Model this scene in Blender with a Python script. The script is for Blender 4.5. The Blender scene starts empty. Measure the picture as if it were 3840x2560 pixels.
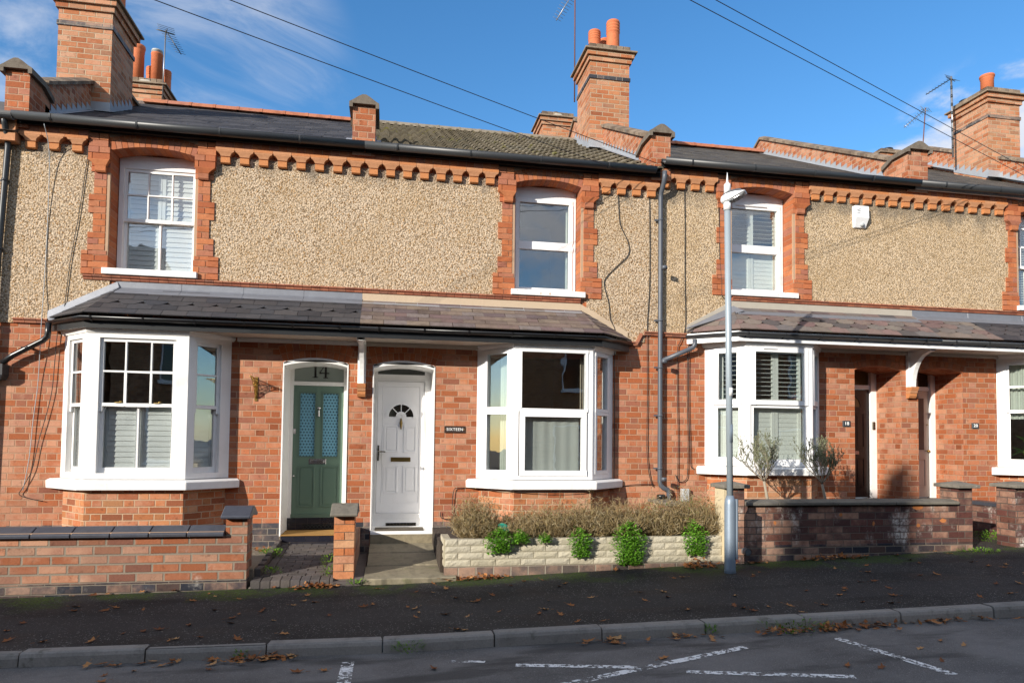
import bpy, bmesh, math, random
from mathutils import Vector, Matrix, noise
R = math.radians
S = bpy.context.scene
COL = S.collection
PI = math.pi

# ------------------------------------------------------------------ camera, sky, sun, exposure
cam_d = bpy.data.cameras.new('camera'); cam = bpy.data.objects.new('camera', cam_d); COL.objects.link(cam)
cam_d.sensor_width = 36.0; cam_d.lens = 36.0 * 2548.0 / 3840.0
cam_d.clip_end = 2000; cam_d.clip_start = 0.05
cam_d.shift_y = (1551.46 - 1280.0) / 3840.0          # rise of the view camera keeps the verticals upright
yaw, pit, rol = -1.77276205e-01, 3.86585835e-02, -1.16478303e-02
Mc = Matrix.Rotation(yaw, 3, 'Z') @ Matrix.Rotation(pit, 3, 'X') @ Matrix.Rotation(rol, 3, 'Y') @ Matrix.Rotation(PI / 2, 3, 'X')
cam.matrix_world = Matrix.Translation((0, -9.826, 1.70)) @ Mc.to_4x4()
S.camera = cam

SUN = Vector((1.2, 1.0, -0.53)).normalized()         # the way the light travels
ELEV = math.asin(-SUN.z)
sl = bpy.data.lights.new('sun', 'SUN'); so = bpy.data.objects.new('sun', sl); COL.objects.link(so)
sl.energy = 5.0; sl.angle = R(0.53); sl.color = (1.0, 0.93, 0.82)
so.rotation_euler = SUN.to_track_quat('-Z', 'Y').to_euler(); so.location = (-30, -25, 20)

W = bpy.data.worlds.new('World'); S.world = W; W.use_nodes = True
S.view_settings.view_transform = 'Standard'; S.view_settings.look = 'None'
S.view_settings.exposure = 0.42; S.view_settings.gamma = 1.0
S.cycles.max_bounces = 8; S.cycles.transparent_max_bounces = 16
S.cycles.use_denoising = True
S.cycles.caustics_reflective = False; S.cycles.caustics_refractive = False


class G:
    """short-hand for wiring shader nodes"""
    def __init__(s, nt):
        s.nt = nt; nt.nodes.clear()
    def n(s, t, **k):
        o = s.nt.nodes.new(t)
        for a, b in k.items(): setattr(o, a, b)
        return o
    def put(s, sock, v):
        if isinstance(v, bpy.types.NodeSocket): s.nt.links.new(v, sock)
        elif v is not None: sock.default_value = v
    def m(s, op, a, b=None, c=None, clamp=False):
        o = s.n('ShaderNodeMath', operation=op); o.use_clamp = clamp
        s.put(o.inputs[0], a)
        if b is not None: s.put(o.inputs[1], b)
        if c is not None: s.put(o.inputs[2], c)
        return o.outputs[0]
    def v(s, op, a, b=None, out=0):
        o = s.n('ShaderNodeVectorMath', operation=op); s.put(o.inputs[0], a)
        if b is not None:
            s.put(o.inputs[3 if op == 'SCALE' else 1], b)
        return o.outputs['Value'] if op in ('DOT_PRODUCT', 'LENGTH', 'DISTANCE') else o.outputs[0]
    def mix(s, f, a, b, mode='MIX'):
        o = s.n('ShaderNodeMix', data_type='RGBA', blend_type=mode)
        s.put(o.inputs[0], f); s.put(o.inputs[6], c4(a)); s.put(o.inputs[7], c4(b))
        return o.outputs[2]
    def noise(s, vec, scale, detail=3, rough=.55, out='Fac', dist=0):
        o = s.n('ShaderNodeTexNoise'); s.put(o.inputs['Vector'], vec)
        o.inputs['Scale'].default_value = scale; o.inputs['Detail'].default_value = detail
        o.inputs['Roughness'].default_value = rough; o.inputs['Distortion'].default_value = dist
        return o.outputs[out]
    def vor(s, vec, scale, feat='F1', out='Distance', rnd=1):
        o = s.n('ShaderNodeTexVoronoi', feature=feat); s.put(o.inputs['Vector'], vec)
        o.inputs['Scale'].default_value = scale; o.inputs['Randomness'].default_value = rnd
        return o.outputs[out]
    def white(s, vec, out='Value'):
        o = s.n('ShaderNodeTexWhiteNoise', noise_dimensions='3D'); s.put(o.inputs['Vector'], vec); return o.outputs[out]
    def ramp(s, f, stops, mode='LINEAR'):
        o = s.n('ShaderNodeValToRGB'); s.put(o.inputs[0], f); cr = o.color_ramp; cr.interpolation = mode
        while len(cr.elements) < len(stops): cr.elements.new(.5)
        for e, (p, c) in zip(cr.elements, stops): e.position = p; e.color = c4(c)
        return o.outputs[0]
    def ss(s, x, a, b):
        o = s.n('ShaderNodeMapRange', interpolation_type='SMOOTHSTEP'); s.put(o.inputs[0], x)
        o.inputs[1].default_value = a; o.inputs[2].default_value = b; return o.outputs[0]
    def comb(s, x, y, z=0.0):
        o = s.n('ShaderNodeCombineXYZ'); s.put(o.inputs[0], x); s.put(o.inputs[1], y); s.put(o.inputs[2], z); return o.outputs[0]
    def sep(s, v):
        o = s.n('ShaderNodeSeparateXYZ'); s.put(o.inputs[0], v); return o.outputs
    def bump(s, h, dist=.01, strength=1.0, nrm=None):
        o = s.n('ShaderNodeBump'); s.put(o.inputs['Height'], h); o.inputs['Distance'].default_value = dist
        o.inputs['Strength'].default_value = strength
        if nrm is not None: s.put(o.inputs['Normal'], nrm)
        return o.outputs[0]
    def bsdf(s, col, rough=.7, nrm=None, metal=0.0, spec=.5, **k):
        p = s.n('ShaderNodeBsdfPrincipled'); s.put(p.inputs['Base Color'], c4(col)); s.put(p.inputs['Roughness'], rough)
        s.put(p.inputs['Metallic'], metal); s.put(p.inputs['Specular IOR Level'], spec)
        if nrm is not None: s.put(p.inputs['Normal'], nrm)
        for a, b in k.items(): s.put(p.inputs[a], b)
        return p.outputs[0]
    def out(s, sh):
        o = s.n('ShaderNodeOutputMaterial'); s.nt.links.new(sh, o.inputs[0])

def c4(c):
    if isinstance(c, (tuple, list)): return (c[0], c[1], c[2], 1.0) if len(c) == 3 else tuple(c)
    return c

# sky: Nishita with thin cloud spread over it by direction, and added fill cloud out of view
g = G(W.node_tree)
sky = g.n('ShaderNodeTexSky', sky_type='NISHITA'); sky.sun_disc = False
sky.sun_elevation = ELEV; sky.sun_rotation = math.atan2(-SUN.x, -SUN.y)
sky.altitude = 50; sky.air_density = 1.0; sky.dust_density = 0.35; sky.ozone_density = 3.0
dirv = g.n('ShaderNodeTexCoord').outputs['Generated']
def around(d, a, b):
    return g.ss(g.v('DOT_PRODUCT', dirv, Vector(d).normalized()), math.cos(R(b)), math.cos(R(a)))
stretch = g.v('MULTIPLY', dirv, (1.0, 1.0, 2.2))
puff = g.noise(stretch, 5.5, 9, .58, dist=.3)
wisp = g.noise(g.v('MULTIPLY', dirv, (1.4, 1.0, 3.0)), 3.4, 7, .62, dist=.8)
CLOUD_R = around((.715, .665, .255), 4, 12)
CLOUD_L = g.m('MAXIMUM', around((-.36, .82, .45), 3, 17), around((-.21, .86, .46), 2, 10))
cl = g.m('MULTIPLY', g.ss(g.m('ADD', puff, g.m('MULTIPLY', CLOUD_R, .22)), .50, .68), g.ss(CLOUD_R, .0, .35))
cl2 = g.m('MULTIPLY', g.m('MULTIPLY', g.ss(wisp, .36, .74), CLOUD_L), .50)
behind = g.m('MULTIPLY', g.ss(wisp, .30, .62), around((.1, -.55, .95), 38, 74))  # unseen bright cloud behind the camera, added to whiten and lift the shade
cov = g.m('MAXIMUM', g.m('MULTIPLY', cl, .92), g.m('MAXIMUM', cl2, g.m('MULTIPLY', behind, .95)))
hs = g.n('ShaderNodeHueSaturation'); g.put(hs.inputs['Color'], sky.outputs[0]); hs.inputs['Saturation'].default_value = 1.22; hs.inputs['Value'].default_value = 1.48
cloudcol = g.mix(g.ss(puff, .45, .75), (5.6, 5.7, 6.1), (8.0, 7.9, 7.9))
bgc = g.mix(cov, hs.outputs[0], cloudcol)
bg = g.n('ShaderNodeBackground'); g.put(bg.inputs[0], bgc); bg.inputs[1].default_value = 0.112
wo = g.n('ShaderNodeOutputWorld'); g.nt.links.new(bg.outputs[0], wo.inputs[0])

# ------------------------------------------------------------------ mesh building
class MB:
    def __init__(s):
        s.v = []; s.f = []; s.mi = []; s.sm = []
    def add(s, pts, faces, mi=0, smooth=False):
        o = len(s.v); s.v += [tuple(p) for p in pts]
        for f in faces: s.f.append([o + i for i in f]); s.mi.append(mi); s.sm.append(smooth)
    def poly(s, pts, mi=0): s.add(pts, [list(range(len(pts)))], mi)
    def box(s, x0, x1, y0, y1, z0, z1, mi=0):
        if x0 > x1: x0, x1 = x1, x0
        s.add([(x, y, z) for x in (x0, x1) for y in (y0, y1) for z in (z0, z1)],
              [(0, 1, 3, 2), (4, 6, 7, 5), (0, 4, 5, 1), (2, 3, 7, 6), (0, 2, 6, 4), (1, 5, 7, 3)], mi)
    def obox(s, c, ax, ay, az, mi=0):
        c, ax, ay, az = map(Vector, (c, ax, ay, az))
        s.add([c + a * ax + b * ay + d * az for a in (-1, 1) for b in (-1, 1) for d in (-1, 1)],
              [(0, 1, 3, 2), (4, 6, 7, 5), (0, 4, 5, 1), (2, 3, 7, 6), (0, 2, 6, 4), (1, 5, 7, 3)], mi)
    def prism(s, plan, z0, z1, mi=0):
        n = len(plan); s.add([(x, y, z0) for x, y in plan] + [(x, y, z1) for x, y in plan],
              [list(range(n))[::-1], [n + i for i in range(n)]] + [(i, (i + 1) % n, n + (i + 1) % n, n + i) for i in range(n)], mi)
    def extr(s, pts, d, mi=0):
        n = len(pts); d = Vector(d); s.add([Vector(p) for p in pts] + [Vector(p) + d for p in pts],
              [list(range(n))[::-1], [n + i for i in range(n)]] + [(i, (i + 1) % n, n + (i + 1) % n, n + i) for i in range(n)], mi)
    def loft(s, rings, mi=0, cap=True, smooth=False, closed=True):
        n = len(rings[0]); o = len(s.v)
        for r in rings: s.v += [tuple(p) for p in r]
        for k in range(len(rings) - 1):
            for i in range(n if closed else n - 1):
                j = (i + 1) % n; s.f.append([o + k * n + i, o + k * n + j, o + (k + 1) * n + j, o + (k + 1) * n + i]); s.mi.append(mi); s.sm.append(smooth)
        if cap:
            s.f.append([o + i for i in range(n)][::-1]); s.mi.append(mi); s.sm.append(False)
            s.f.append([o + (len(rings) - 1) * n + i for i in range(n)]); s.mi.append(mi); s.sm.append(False)
    def tube(s, pts, r, n=8, mi=0, cap=True):
        pts = [Vector(p) for p in pts]; rings = []; up = None
        for i, p in enumerate(pts):
            t = (pts[min(i + 1, len(pts) - 1)] - pts[max(i - 1, 0)])
            if t.length < 1e-9: t = Vector((0, 0, 1))
            t.normalize()
            if up is None:
                up = Vector((0, 0, 1)) if abs(t.z) < .9 else Vector((0, 1, 0))
            a = t.cross(up)
            if a.length < 1e-6: a = t.cross(Vector((1, 0, 0)))
            a.normalize(); b = a.cross(t); up = b
            rr = r[i] if isinstance(r, (list, tuple)) else r
            rings.append([p + a * math.cos(q * 2 * PI / n) * rr + b * math.sin(q * 2 * PI / n) * rr for q in range(n)])
        s.loft(rings, mi, cap, smooth=True)
    def lathe(s, c, prof, n=20, mi=0, cap=True, smooth=True):
        s.loft([[(c[0] + r * math.cos(2 * PI * i / n), c[1] + r * math.sin(2 * PI * i / n), c[2] + z) for i in range(n)] for r, z in prof], mi, cap, smooth)
    def sweep(s, prof, path, mi=0, cap=True, smooth=False):
        """prof: closed loop of (outward, height); path: (x, y, z) walked so that outward is on its right"""
        P = [Vector(p) for p in path]; rings = []
        for i, p in enumerate(P):
            ds = []
            if i > 0: ds.append((P[i] - P[i - 1]).to_2d().normalized())
            if i < len(P) - 1: ds.append((P[i + 1] - P[i]).to_2d().normalized())
            ns = [Vector((d.y, -d.x)) for d in ds]
            nn = ns[0] if len(ns) == 1 else (ns[0] + ns[1]) / (1 + ns[0].dot(ns[1]))
            rings.append([(p.x + nn.x * a, p.y + nn.y * a, p.z + b) for a, b in prof])
        s.loft(rings, mi, cap, smooth)
    def holes(s, x0, x1, z0, z1, hs, y0, y1, mi=0, fr=None):
        """upright slab between y0 (front) and y1 with openings (xa, xb, za, zb, rise) - rise lifts an arched head above zb.
        fr maps (u, depth, z) to the world (default: u = x, depth = y)"""
        fr = fr or (lambda u, d, z: (u, d, z))
        N = 10
        us = {x0, x1}; zs = {z0, z1}
        for h in hs: us |= {h[0], h[1]}; zs |= {h[2], h[3] + (h[4] if len(h) > 4 else 0)}
        us = sorted(u for u in us if x0 - 1e-6 <= u <= x1 + 1e-6); zs = sorted(z for z in zs if z0 - 1e-6 <= z <= z1 + 1e-6)
        def inside(u, z): return any(h[0] < u < h[1] and h[2] < z < h[3] + (h[4] if len(h) > 4 else 0) for h in hs)
        full = {}
        for i in range(len(us) - 1):
            for j in range(len(zs) - 1): full[i, j] = not inside((us[i] + us[i + 1]) / 2, (zs[j] + zs[j + 1]) / 2)
        def q(a, b, c, d): s.poly([fr(*a), fr(*b), fr(*c), fr(*d)], mi)
        for (i, j), ok in full.items():
            if not ok: continue
            a, b, c, d = us[i], us[i + 1], zs[j], zs[j + 1]
            q((a, y0, c), (b, y0, c), (b, y0, d), (a, y0, d)); q((a, y1, d), (b, y1, d), (b, y1, c), (a, y1, c))
            if not full.get((i - 1, j)): q((a, y1, c), (a, y0, c), (a, y0, d), (a, y1, d))
            if not full.get((i + 1, j)): q((b, y0, c), (b, y1, c), (b, y1, d), (b, y0, d))
            if not full.get((i, j - 1)): q((a, y1, c), (b, y1, c), (b, y0, c), (a, y0, c))
            if not full.get((i, j + 1)): q((a, y0, d), (b, y0, d), (b, y1, d), (a, y1, d))
        for h in hs:
            if len(h) > 4 and h[4] > 0:
                pts = arc(h[0], h[1], h[3], h[4], N); zt = h[3] + h[4]
                for k in range(N):
                    (ua, za), (ub, zb) = pts[k], pts[k + 1]
                    q((ua, y0, za), (ub, y0, zb), (ub, y0, zt), (ua, y0, zt))
                    q((ua, y1, zt), (ub, y1, zt), (ub, y1, zb), (ua, y1, za))
                    q((ua, y1, za), (ub, y1, zb), (ub, y0, zb), (ua, y0, za))
    def build(s, name, mats, parent=None, recalc=True, bevel=0, uv=True):
        me = bpy.data.meshes.new(name)
        org = Vector(parent.matrix_world.translation) if parent is not None else Vector((0, 0, 0))
        org = wloc.get(parent.name, Vector((0, 0, 0))) if parent is not None else org
        bm = bmesh.new(); xf = XF[0] or (lambda p: p); vs = [bm.verts.new((Vector(xf(p)) - org)) for p in s.v]
        for f, mi, sm in zip(s.f, s.mi, s.sm):
            if len(set(f)) < 3: continue
            try: fc = bm.faces.new([vs[i] for i in f])
            except ValueError: continue
            fc.material_index = mi; fc.smooth = sm
        if recalc: bmesh.ops.recalc_face_normals(bm, faces=bm.faces)
        if bevel:
            bmesh.ops.remove_doubles(bm, verts=bm.verts, dist=1e-5)
            bmesh.ops.bevel(bm, geom=[e for e in bm.edges if len(e.link_faces) == 2 and e.calc_face_angle(0) > .5], offset=bevel, segments=1, affect='EDGES', clamp_overlap=True)
        if uv:
            lay = bm.loops.layers.uv.new('UVMap'); bm.normal_update()
            for f in bm.faces:
                n = f.normal
                if abs(n.z) > .97: t = Vector((1, 0, 0))
                else: t = Vector((0, 0, 1)).cross(n).normalized()
                b = n.cross(t)
                for l in f.loops:
                    p = l.vert.co + org; l[lay].uv = (p.dot(t), p.dot(b))
        bm.to_mesh(me); bm.free()
        for m in (mats if isinstance(mats, (list, tuple)) else [mats]): me.materials.append(m)
        o = bpy.data.objects.new(name, me); COL.objects.link(o)
        if parent is not None: o.parent = parent; wloc[o.name] = org
        else: wloc[o.name] = Vector((0, 0, 0))
        return o
wloc = {}
XF = [None]

def arc(a, b, z, rise, N=10):
    """points along a segmental arch from (a, z) over the crown to (b, z)"""
    w = (b - a) / 2; r = (w * w + rise * rise) / (2 * rise); c = (a + b) / 2; zc = z + rise - r; t0 = math.asin(min(1, w / r))
    return [(c + r * math.sin(-t0 + 2 * t0 * k / N), zc + r * math.cos(-t0 + 2 * t0 * k / N)) for k in range(N + 1)]

def tag(o, label=None, cat=None, group=None, kind=None):
    if label: o['label'] = label
    if cat: o['category'] = cat
    if group: o['group'] = group
    if kind: o['kind'] = kind
    return o
def thing(name, label, cat, loc, group=None):
    o = bpy.data.objects.new(name, None); COL.objects.link(o); o.location = loc; o.empty_display_size = .2
    wloc[o.name] = Vector(loc); return tag(o, label, cat, group)
def structure(o): o['kind'] = 'structure'; return o
def copy_tree(o, parent=None):
    c = o.copy(); COL.objects.link(c)
    if parent is not None: c.parent = parent
    for ch in [x for x in S.objects if x.parent == o]: copy_tree(ch, c)
    return c

# ------------------------------------------------------------------ materials
MATS = {}
def mat(name, fn):
    if name in MATS: return MATS[name]
    m = bpy.data.materials.new(name); m.use_nodes = True; g = G(m.node_tree); g.out(fn(g)); MATS[name] = m; return m
def uvw(g): return g.n('ShaderNodeTexCoord').outputs['UV']
def objc(g):
    return g.n('ShaderNodeNewGeometry').outputs['Position']

def brickwork(name, P, s, off, H, cols, mortar, mw=.011, v0=0.0, rough=.85, dirt=None, bloom=0.0, u0=0.0, deep=.006, sweep=None):
    """bond with period P (a fraction s is the long brick), course height H; cols is a ramp of brick colours"""
    def fn(g):
        u, v, _ = g.sep(uvw(g)); pos = objc(g)
        wob = g.m('MULTIPLY', g.m('SUBTRACT', g.noise(pos, 9, 2), .5), .006)
        vv = g.m('DIVIDE', g.m('ADD', g.m('SUBTRACT', v, v0), wob), H); row = g.m('FLOOR', vv); fv = g.m('FRACT', vv)
        jit = g.m('MULTIPLY', g.white(g.comb(row, 3.3)), .09)
        us = g.m('ADD', g.m('ADD', g.m('DIVIDE', g.m('ADD', u, u0), P), g.m('MULTIPLY', row, off)), jit)
        cell = g.m('FLOOR', us); fu = g.m('FRACT', us); hd = g.m('GREATER_THAN', fu, s)
        d1 = g.m('MINIMUM', fu, g.m('ABSOLUTE', g.m('SUBTRACT', fu, s))); d1 = g.m('MINIMUM', d1, g.m('SUBTRACT', 1.0, fu))
        du = g.m('MULTIPLY', d1, P); dv = g.m('MULTIPLY', g.m('MINIMUM', fv, g.m('SUBTRACT', 1.0, fv)), H)
        rag = g.m('MULTIPLY', g.m('SUBTRACT', g.noise(pos, 60, 2), .5), .007)
        d = g.m('ADD', g.m('MINIMUM', du, dv), rag)
        mask = g.ss(d, mw * .5 - .0015, mw * .5 + .0025)
        idv = g.comb(g.m('ADD', g.m('MULTIPLY', cell, 2.0), hd), row, 1.7)
        wn = g.white(idv); wn2 = g.white(g.v('ADD', idv, (13.7, 5.1, 2.2)))
        big = g.noise(pos, 1.1, 3)
        f = g.m('ADD', g.m('MULTIPLY', wn, .75), g.m('MULTIPLY', big, .35), clamp=True)
        n = len(cols); col = g.ramp(f, [(.02 + .96 * i / (n - 1), c) for i, c in enumerate(cols)])
        fine = g.noise(pos, 45, 4, .65)
        val = g.m('MULTIPLY', g.m('ADD', .76, g.m('MULTIPLY', wn2, .36)), g.m('ADD', .70, g.m('MULTIPLY', fine, .60)))
        col = g.v('SCALE', col, val)
        pale = g.m('MULTIPLY', g.ss(g.m('ADD', g.m('ADD', g.m('MULTIPLY', g.noise(pos, 5, 5, .7), .55), g.m('MULTIPLY', g.noise(pos, .55, 3, .5), .55)), g.m('MULTIPLY', g.m('SUBTRACT', wn2, .5), .26)), .50, .78), .62)
        col = g.mix(pale, col, (.50, .30, .20))
        col = g.mix(g.m('MULTIPLY', g.ss(g.noise(pos, 11, 5, .65), .55, .74), .55), col, tuple(x * .45 for x in cols[0]))
        if bloom:
            b = g.m('MULTIPLY', g.ss(g.noise(g.v('MULTIPLY', pos, (1, 1, .55)), 2.6, 6, .7), .54, .74), bloom)
            b = g.m('MULTIPLY', b, g.ss(g.noise(pos, 30, 3), .3, .6)); col = g.mix(b, col, (.72, .67, .60))
        mcol = g.mix(g.noise(pos, 12, 3), tuple(x * .82 for x in mortar), tuple(min(1, x * 1.12) for x in mortar))
        allc = g.mix(mask, mcol, col)
        if dirt: allc = g.mix(g.m('MULTIPLY', g.ss(g.noise(pos, .9, 5, .65), .5, .72), dirt), allc, (.10, .085, .07))
        h = g.m('ADD', mask, g.m('MULTIPLY', fine, .55))
        return g.bsdf(allc, rough, g.bump(h, deep, .9), spec=.25)
    return mat(name, fn)

RED = [(.20, .060, .028), (.34, .098, .040), (.42, .125, .047), (.40, .14, .064), (.32, .12, .075), (.47, .17, .07)]
M_BRICK = brickwork('red_brick', .372, .665, .5, .0865, RED, (.42, .25, .16), .0115, v0=.0735)
M_BRICK_PALE = brickwork('weathered_red_brick', .372, .665, .5, .0865, [(.27, .11, .065), (.36, .15, .085), (.42, .18, .10), (.42, .22, .15), (.36, .19, .13)], (.40, .27, .19), .012, v0=.03, bloom=.25)
M_BAYBRICK = brickwork('bay_brick', .372, .665, .5, .0865, [(.20, .08, .045), (.34, .11, .05), (.43, .14, .052), (.44, .18, .075), (.46, .24, .12)], (.46, .31, .20), .013, v0=.02)
M_BLUE = brickwork('blue_brick', .372, .665, .5, .0865, [(.022, .024, .032), (.04, .042, .052), (.065, .062, .07), (.09, .075, .075)], (.20, .17, .14), .012, v0=.02, rough=.55, bloom=.2)
M_CHIM = brickwork('chimney_brick', .47, .5, .25, .0865, [(.22, .07, .035), (.36, .12, .052), (.43, .155, .065), (.44, .20, .10), (.36, .17, .10), (.45, .23, .12)], (.42, .31, .21), .012, v0=.01)
M_WALL_OLD = brickwork('garden_wall_brick', .56, .5, .25, .0985, [(.12, .042, .026), (.25, .080, .038), (.32, .105, .045), (.28, .13, .08), (.22, .09, .06), (.40, .24, .16), (.30, .088, .038)], (.235, .19, .145), .020, v0=.02, bloom=.45, deep=.009)
M_WALL_DARK = brickwork('dark_wall_brick', .49, .5, .25, .0885, [(.045, .024, .024), (.085, .038, .034), (.13, .050, .040), (.09, .05, .046), (.16, .065, .045)], (.115, .09, .075), .010, v0=.01, rough=.55, bloom=.9)
M_WALL_BLUE = brickwork('dark_blue_wall_brick', .49, .5, .25, .0885, [(.018, .020, .030), (.03, .032, .045), (.055, .045, .05), (.10, .06, .05)], (.17, .14, .11), .011, v0=.01, rough=.5, bloom=.35)
M_OPP = brickwork('opposite_brick', .372, .665, .5, .0865, [(.22, .10, .05), (.34, .16, .07), (.40, .2, .09)], (.4, .3, .2))

def island(name, cols, rough=.8, bump=.002, mottled=.35, bscale=40, spec=.25, streak=None):
    def fn(g):
        geo = g.n('ShaderNodeNewGeometry'); pos = geo.outputs['Position']; r = geo.outputs['Random Per Island']
        n = len(cols); col = g.ramp(r, [(.02 + .96 * i / (n - 1), c) for i, c in enumerate(cols)], 'LINEAR')
        f = g.noise(pos, bscale, 4, .65); f2 = g.noise(pos, 7, 4, .6)
        col = g.mix(g.m('MULTIPLY', g.ss(f2, .45, .75), mottled), col, tuple(x * .5 for x in cols[0]))
        col = g.v('SCALE', col, g.m('ADD', .72, g.m('MULTIPLY', f, .56)))
        if streak: col = g.mix(g.m('MULTIPLY', g.ss(g.noise(pos, streak[2], 5, .7), streak[3], streak[3] + .16), streak[1]), col, streak[0])
        return g.bsdf(col, rough, g.bump(f, bump, 1), spec=spec)
    return mat(name, fn)
M_QUOIN = island('rubbed_orange_brick', [(.33, .095, .038), (.44, .14, .052), (.39, .125, .055), (.48, .17, .068), (.40, .155, .08), (.33, .125, .08)])
M_TERRA = island('terracotta', [(.50, .19, .072), (.52, .21, .08), (.48, .19, .08), (.50, .25, .13)], mottled=.2)
M_TILE = island('plinth_tile', [(.26, .09, .055), (.34, .12, .07), (.40, .16, .09), (.22, .10, .07)], mottled=.5)
M_SLATE = island('dark_slate', [(.032, .032, .037), (.045, .043, .047), (.06, .056, .058), (.05, .05, .056), (.038, .04, .048)], rough=.55, mottled=.3, spec=.4)
M_SLATE_BROWN = island('brown_slate', [(.10, .075, .065), (.16, .12, .10), (.20, .155, .12), (.14, .09, .09), (.18, .15, .14), (.11, .08, .085)], rough=.6, mottled=.5, streak=((.26, .23, .13), .4, 9, .58))
M_SLATE_MIX = island('mixed_slate', [(.085, .075, .075), (.16, .10, .095), (.19, .155, .13), (.13, .12, .12), (.16, .13, .11), (.20, .13, .12)], rough=.55, mottled=.35, streak=((.24, .23, .16), .35, 6, .56))
M_SLATE_OLD = island('old_slate', [(.06, .054, .05), (.10, .088, .078), (.13, .115, .10), (.085, .08, .078)], rough=.65, mottled=.4, streak=((.20, .18, .13), .3, 12, .6))
M_SLATE_TOP = island('roof_slate', [(.030, .029, .034), (.055, .052, .056), (.085, .08, .084), (.042, .042, .05)], rough=.62, mottled=.25, spec=.35)
M_CONC_TILE = island('concrete_tile', [(.12, .10, .07), (.16, .135, .095), (.19, .16, .115), (.145, .13, .10)], rough=.95, bump=.006, mottled=.75, bscale=30, streak=((.20, .19, .02), .85, 2.6, .57))
M_RIDGE = island('ridge_tile_clay', [(.34, .12, .065), (.42, .16, .085), (.36, .15, .10)], mottled=.5)
M_RIDGE_GREY = island('ridge_tile_grey', [(.20, .17, .13), (.25, .21, .16)], mottled=.6)
M_COPE = island('blue_coping', [(.045, .05, .068), (.06, .064, .08), (.05, .05, .06)], rough=.42, spec=.5, mottled=.5, bump=.001, streak=((.15, .15, .14), .35, 9, .62))
M_BLOCK = island('split_stone_block', [(.40, .36, .265), (.47, .425, .32), (.50, .455, .35), (.44, .40, .31)], rough=.95, bump=.010, bscale=55, mottled=.25, streak=((.25, .24, .17), .35, 5, .60))
M_STONE = island('yorkstone', [(.21, .18, .125), (.26, .225, .155), (.24, .20, .13)], rough=.9, bump=.006, mottled=.5, bscale=25, streak=((.13, .15, .05), .55, 4, .58))
M_COPESTONE = island('stone_coping', [(.15, .135, .11), (.19, .17, .14), (.13, .12, .105)], rough=.9, bump=.006, bscale=25, mottled=.6, streak=((.60, .58, .50), .7, 11, .68))
M_KERB = island('kerb_concrete', [(.22, .205, .185), (.26, .24, .215), (.24, .225, .20)], rough=.9, bump=.004, bscale=60, mottled=.4, streak=((.075, .072, .05), .65, 5, .56))
M_PAVER = island('block_paver', [(.075, .066, .062), (.10, .085, .076), (.09, .08, .08), (.12, .10, .09)], rough=.85, bump=.004, mottled=.4)
M_BLUETILE = island('black_tile', [(.012, .013, .022), (.018, .018, .026)], rough=.25, spec=.6, mottled=.1, bump=.0005)
M_CAPSTONE = island('weathered_capping', [(.13, .095, .07), (.21, .155, .11), (.26, .20, .145), (.15, .125, .10)], rough=.9, bump=.006, bscale=25, mottled=.6, streak=((.42, .33, .04), .85, 7, .70))
M_POT = island('clay_pot', [(.46, .12, .05), (.50, .145, .06), (.44, .17, .10)], rough=.75, mottled=.25, bump=.001)

def plain(name, col, rough=.5, metal=0.0, spec=.5, var=.12, bump=0.0, bs=30, **k):
    def fn(g):
        pos = objc(g); f = g.noise(pos, 6, 5, .6)
        c = g.mix(g.m('MULTIPLY', f, var), col, tuple(x * .45 for x in col))
        return g.bsdf(c, rough, g.bump(g.noise(pos, bs, 4), bump, 1) if bump else None, metal, spec, **k)
    return mat(name, fn)
def grimy(name, col, rough, amt):
    """painted or plastic white: rain streaks, grime in patches"""
    def fn(g):
        pos = objc(g); st = g.noise(g.v('MULTIPLY', pos, (1, 1, .10)), 26, 4, .7); pt = g.noise(pos, 3.5, 5, .65); fi = g.noise(pos, 70, 2)
        k = g.m('MULTIPLY', g.m('ADD', g.m('MULTIPLY', g.ss(st, .52, .80), .6), g.m('MULTIPLY', g.ss(pt, .50, .78), .7)), amt)
        c = g.mix(g.m('MULTIPLY', k, g.m('ADD', .6, g.m('MULTIPLY', fi, .6))), col, (.42, .38, .31))
        return g.bsdf(c, g.m('ADD', rough, g.m('MULTIPLY', k, .3)), g.bump(g.noise(pos, 9, 3), .0015, .6))
    return mat(name, fn)
M_WHITE = grimy('white_gloss_paint', (.82, .81, .79), .38, .34)
M_UPVC = grimy('white_upvc', (.83, .83, .83), .30, .22)
M_SILLW = grimy('white_masonry_paint', (.82, .81, .79), .6, .42)
def flaky(g):
    pos = objc(g); f = g.ss(g.noise(pos, 16, 5, .7), .62, .66)
    return g.bsdf(g.mix(f, (.80, .79, .77), (.55, .40, .28)), .7, g.bump(f, -.003, 1))
M_FLAKY = mat('flaking_white_paint', flaky)
M_SOFFIT = plain('cream_soffit', (.60, .52, .44), .6, var=.3)
M_BLACK = plain('black_plastic', (.012, .012, .013), .3, var=.1)
M_GUTTER = plain('dark_grey_gutter', (.035, .037, .040), .4, var=.25)
M_PIPE = plain('blue_grey_pipe', (.085, .095, .115), .42, var=.3)
M_FASCIA = plain('black_fascia_paint', (.02, .021, .022), .35, var=.4)
M_GREEN = plain('sage_green_paint', (.115, .185, .140), .38, var=.15)
M_GREEN_D = plain('green_moulding', (.095, .155, .118), .4, var=.15)
M_DOORW = grimy('white_door_skin', (.86, .86, .87), .32, .16)
M_DARKDOOR = plain('dark_brown_door', (.035, .020, .018), .35, var=.3)
M_CREAMDOOR = plain('cream_door', (.58, .48, .40), .4, var=.1)
M_BRASS = plain('brass', (.55, .36, .10), .35, 1.0)
M_OLDBRASS = plain('aged_brass', (.22, .15, .05), .4, 1.0)
M_CHROME = plain('chrome', (.75, .75, .76), .18, 1.0)
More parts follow.
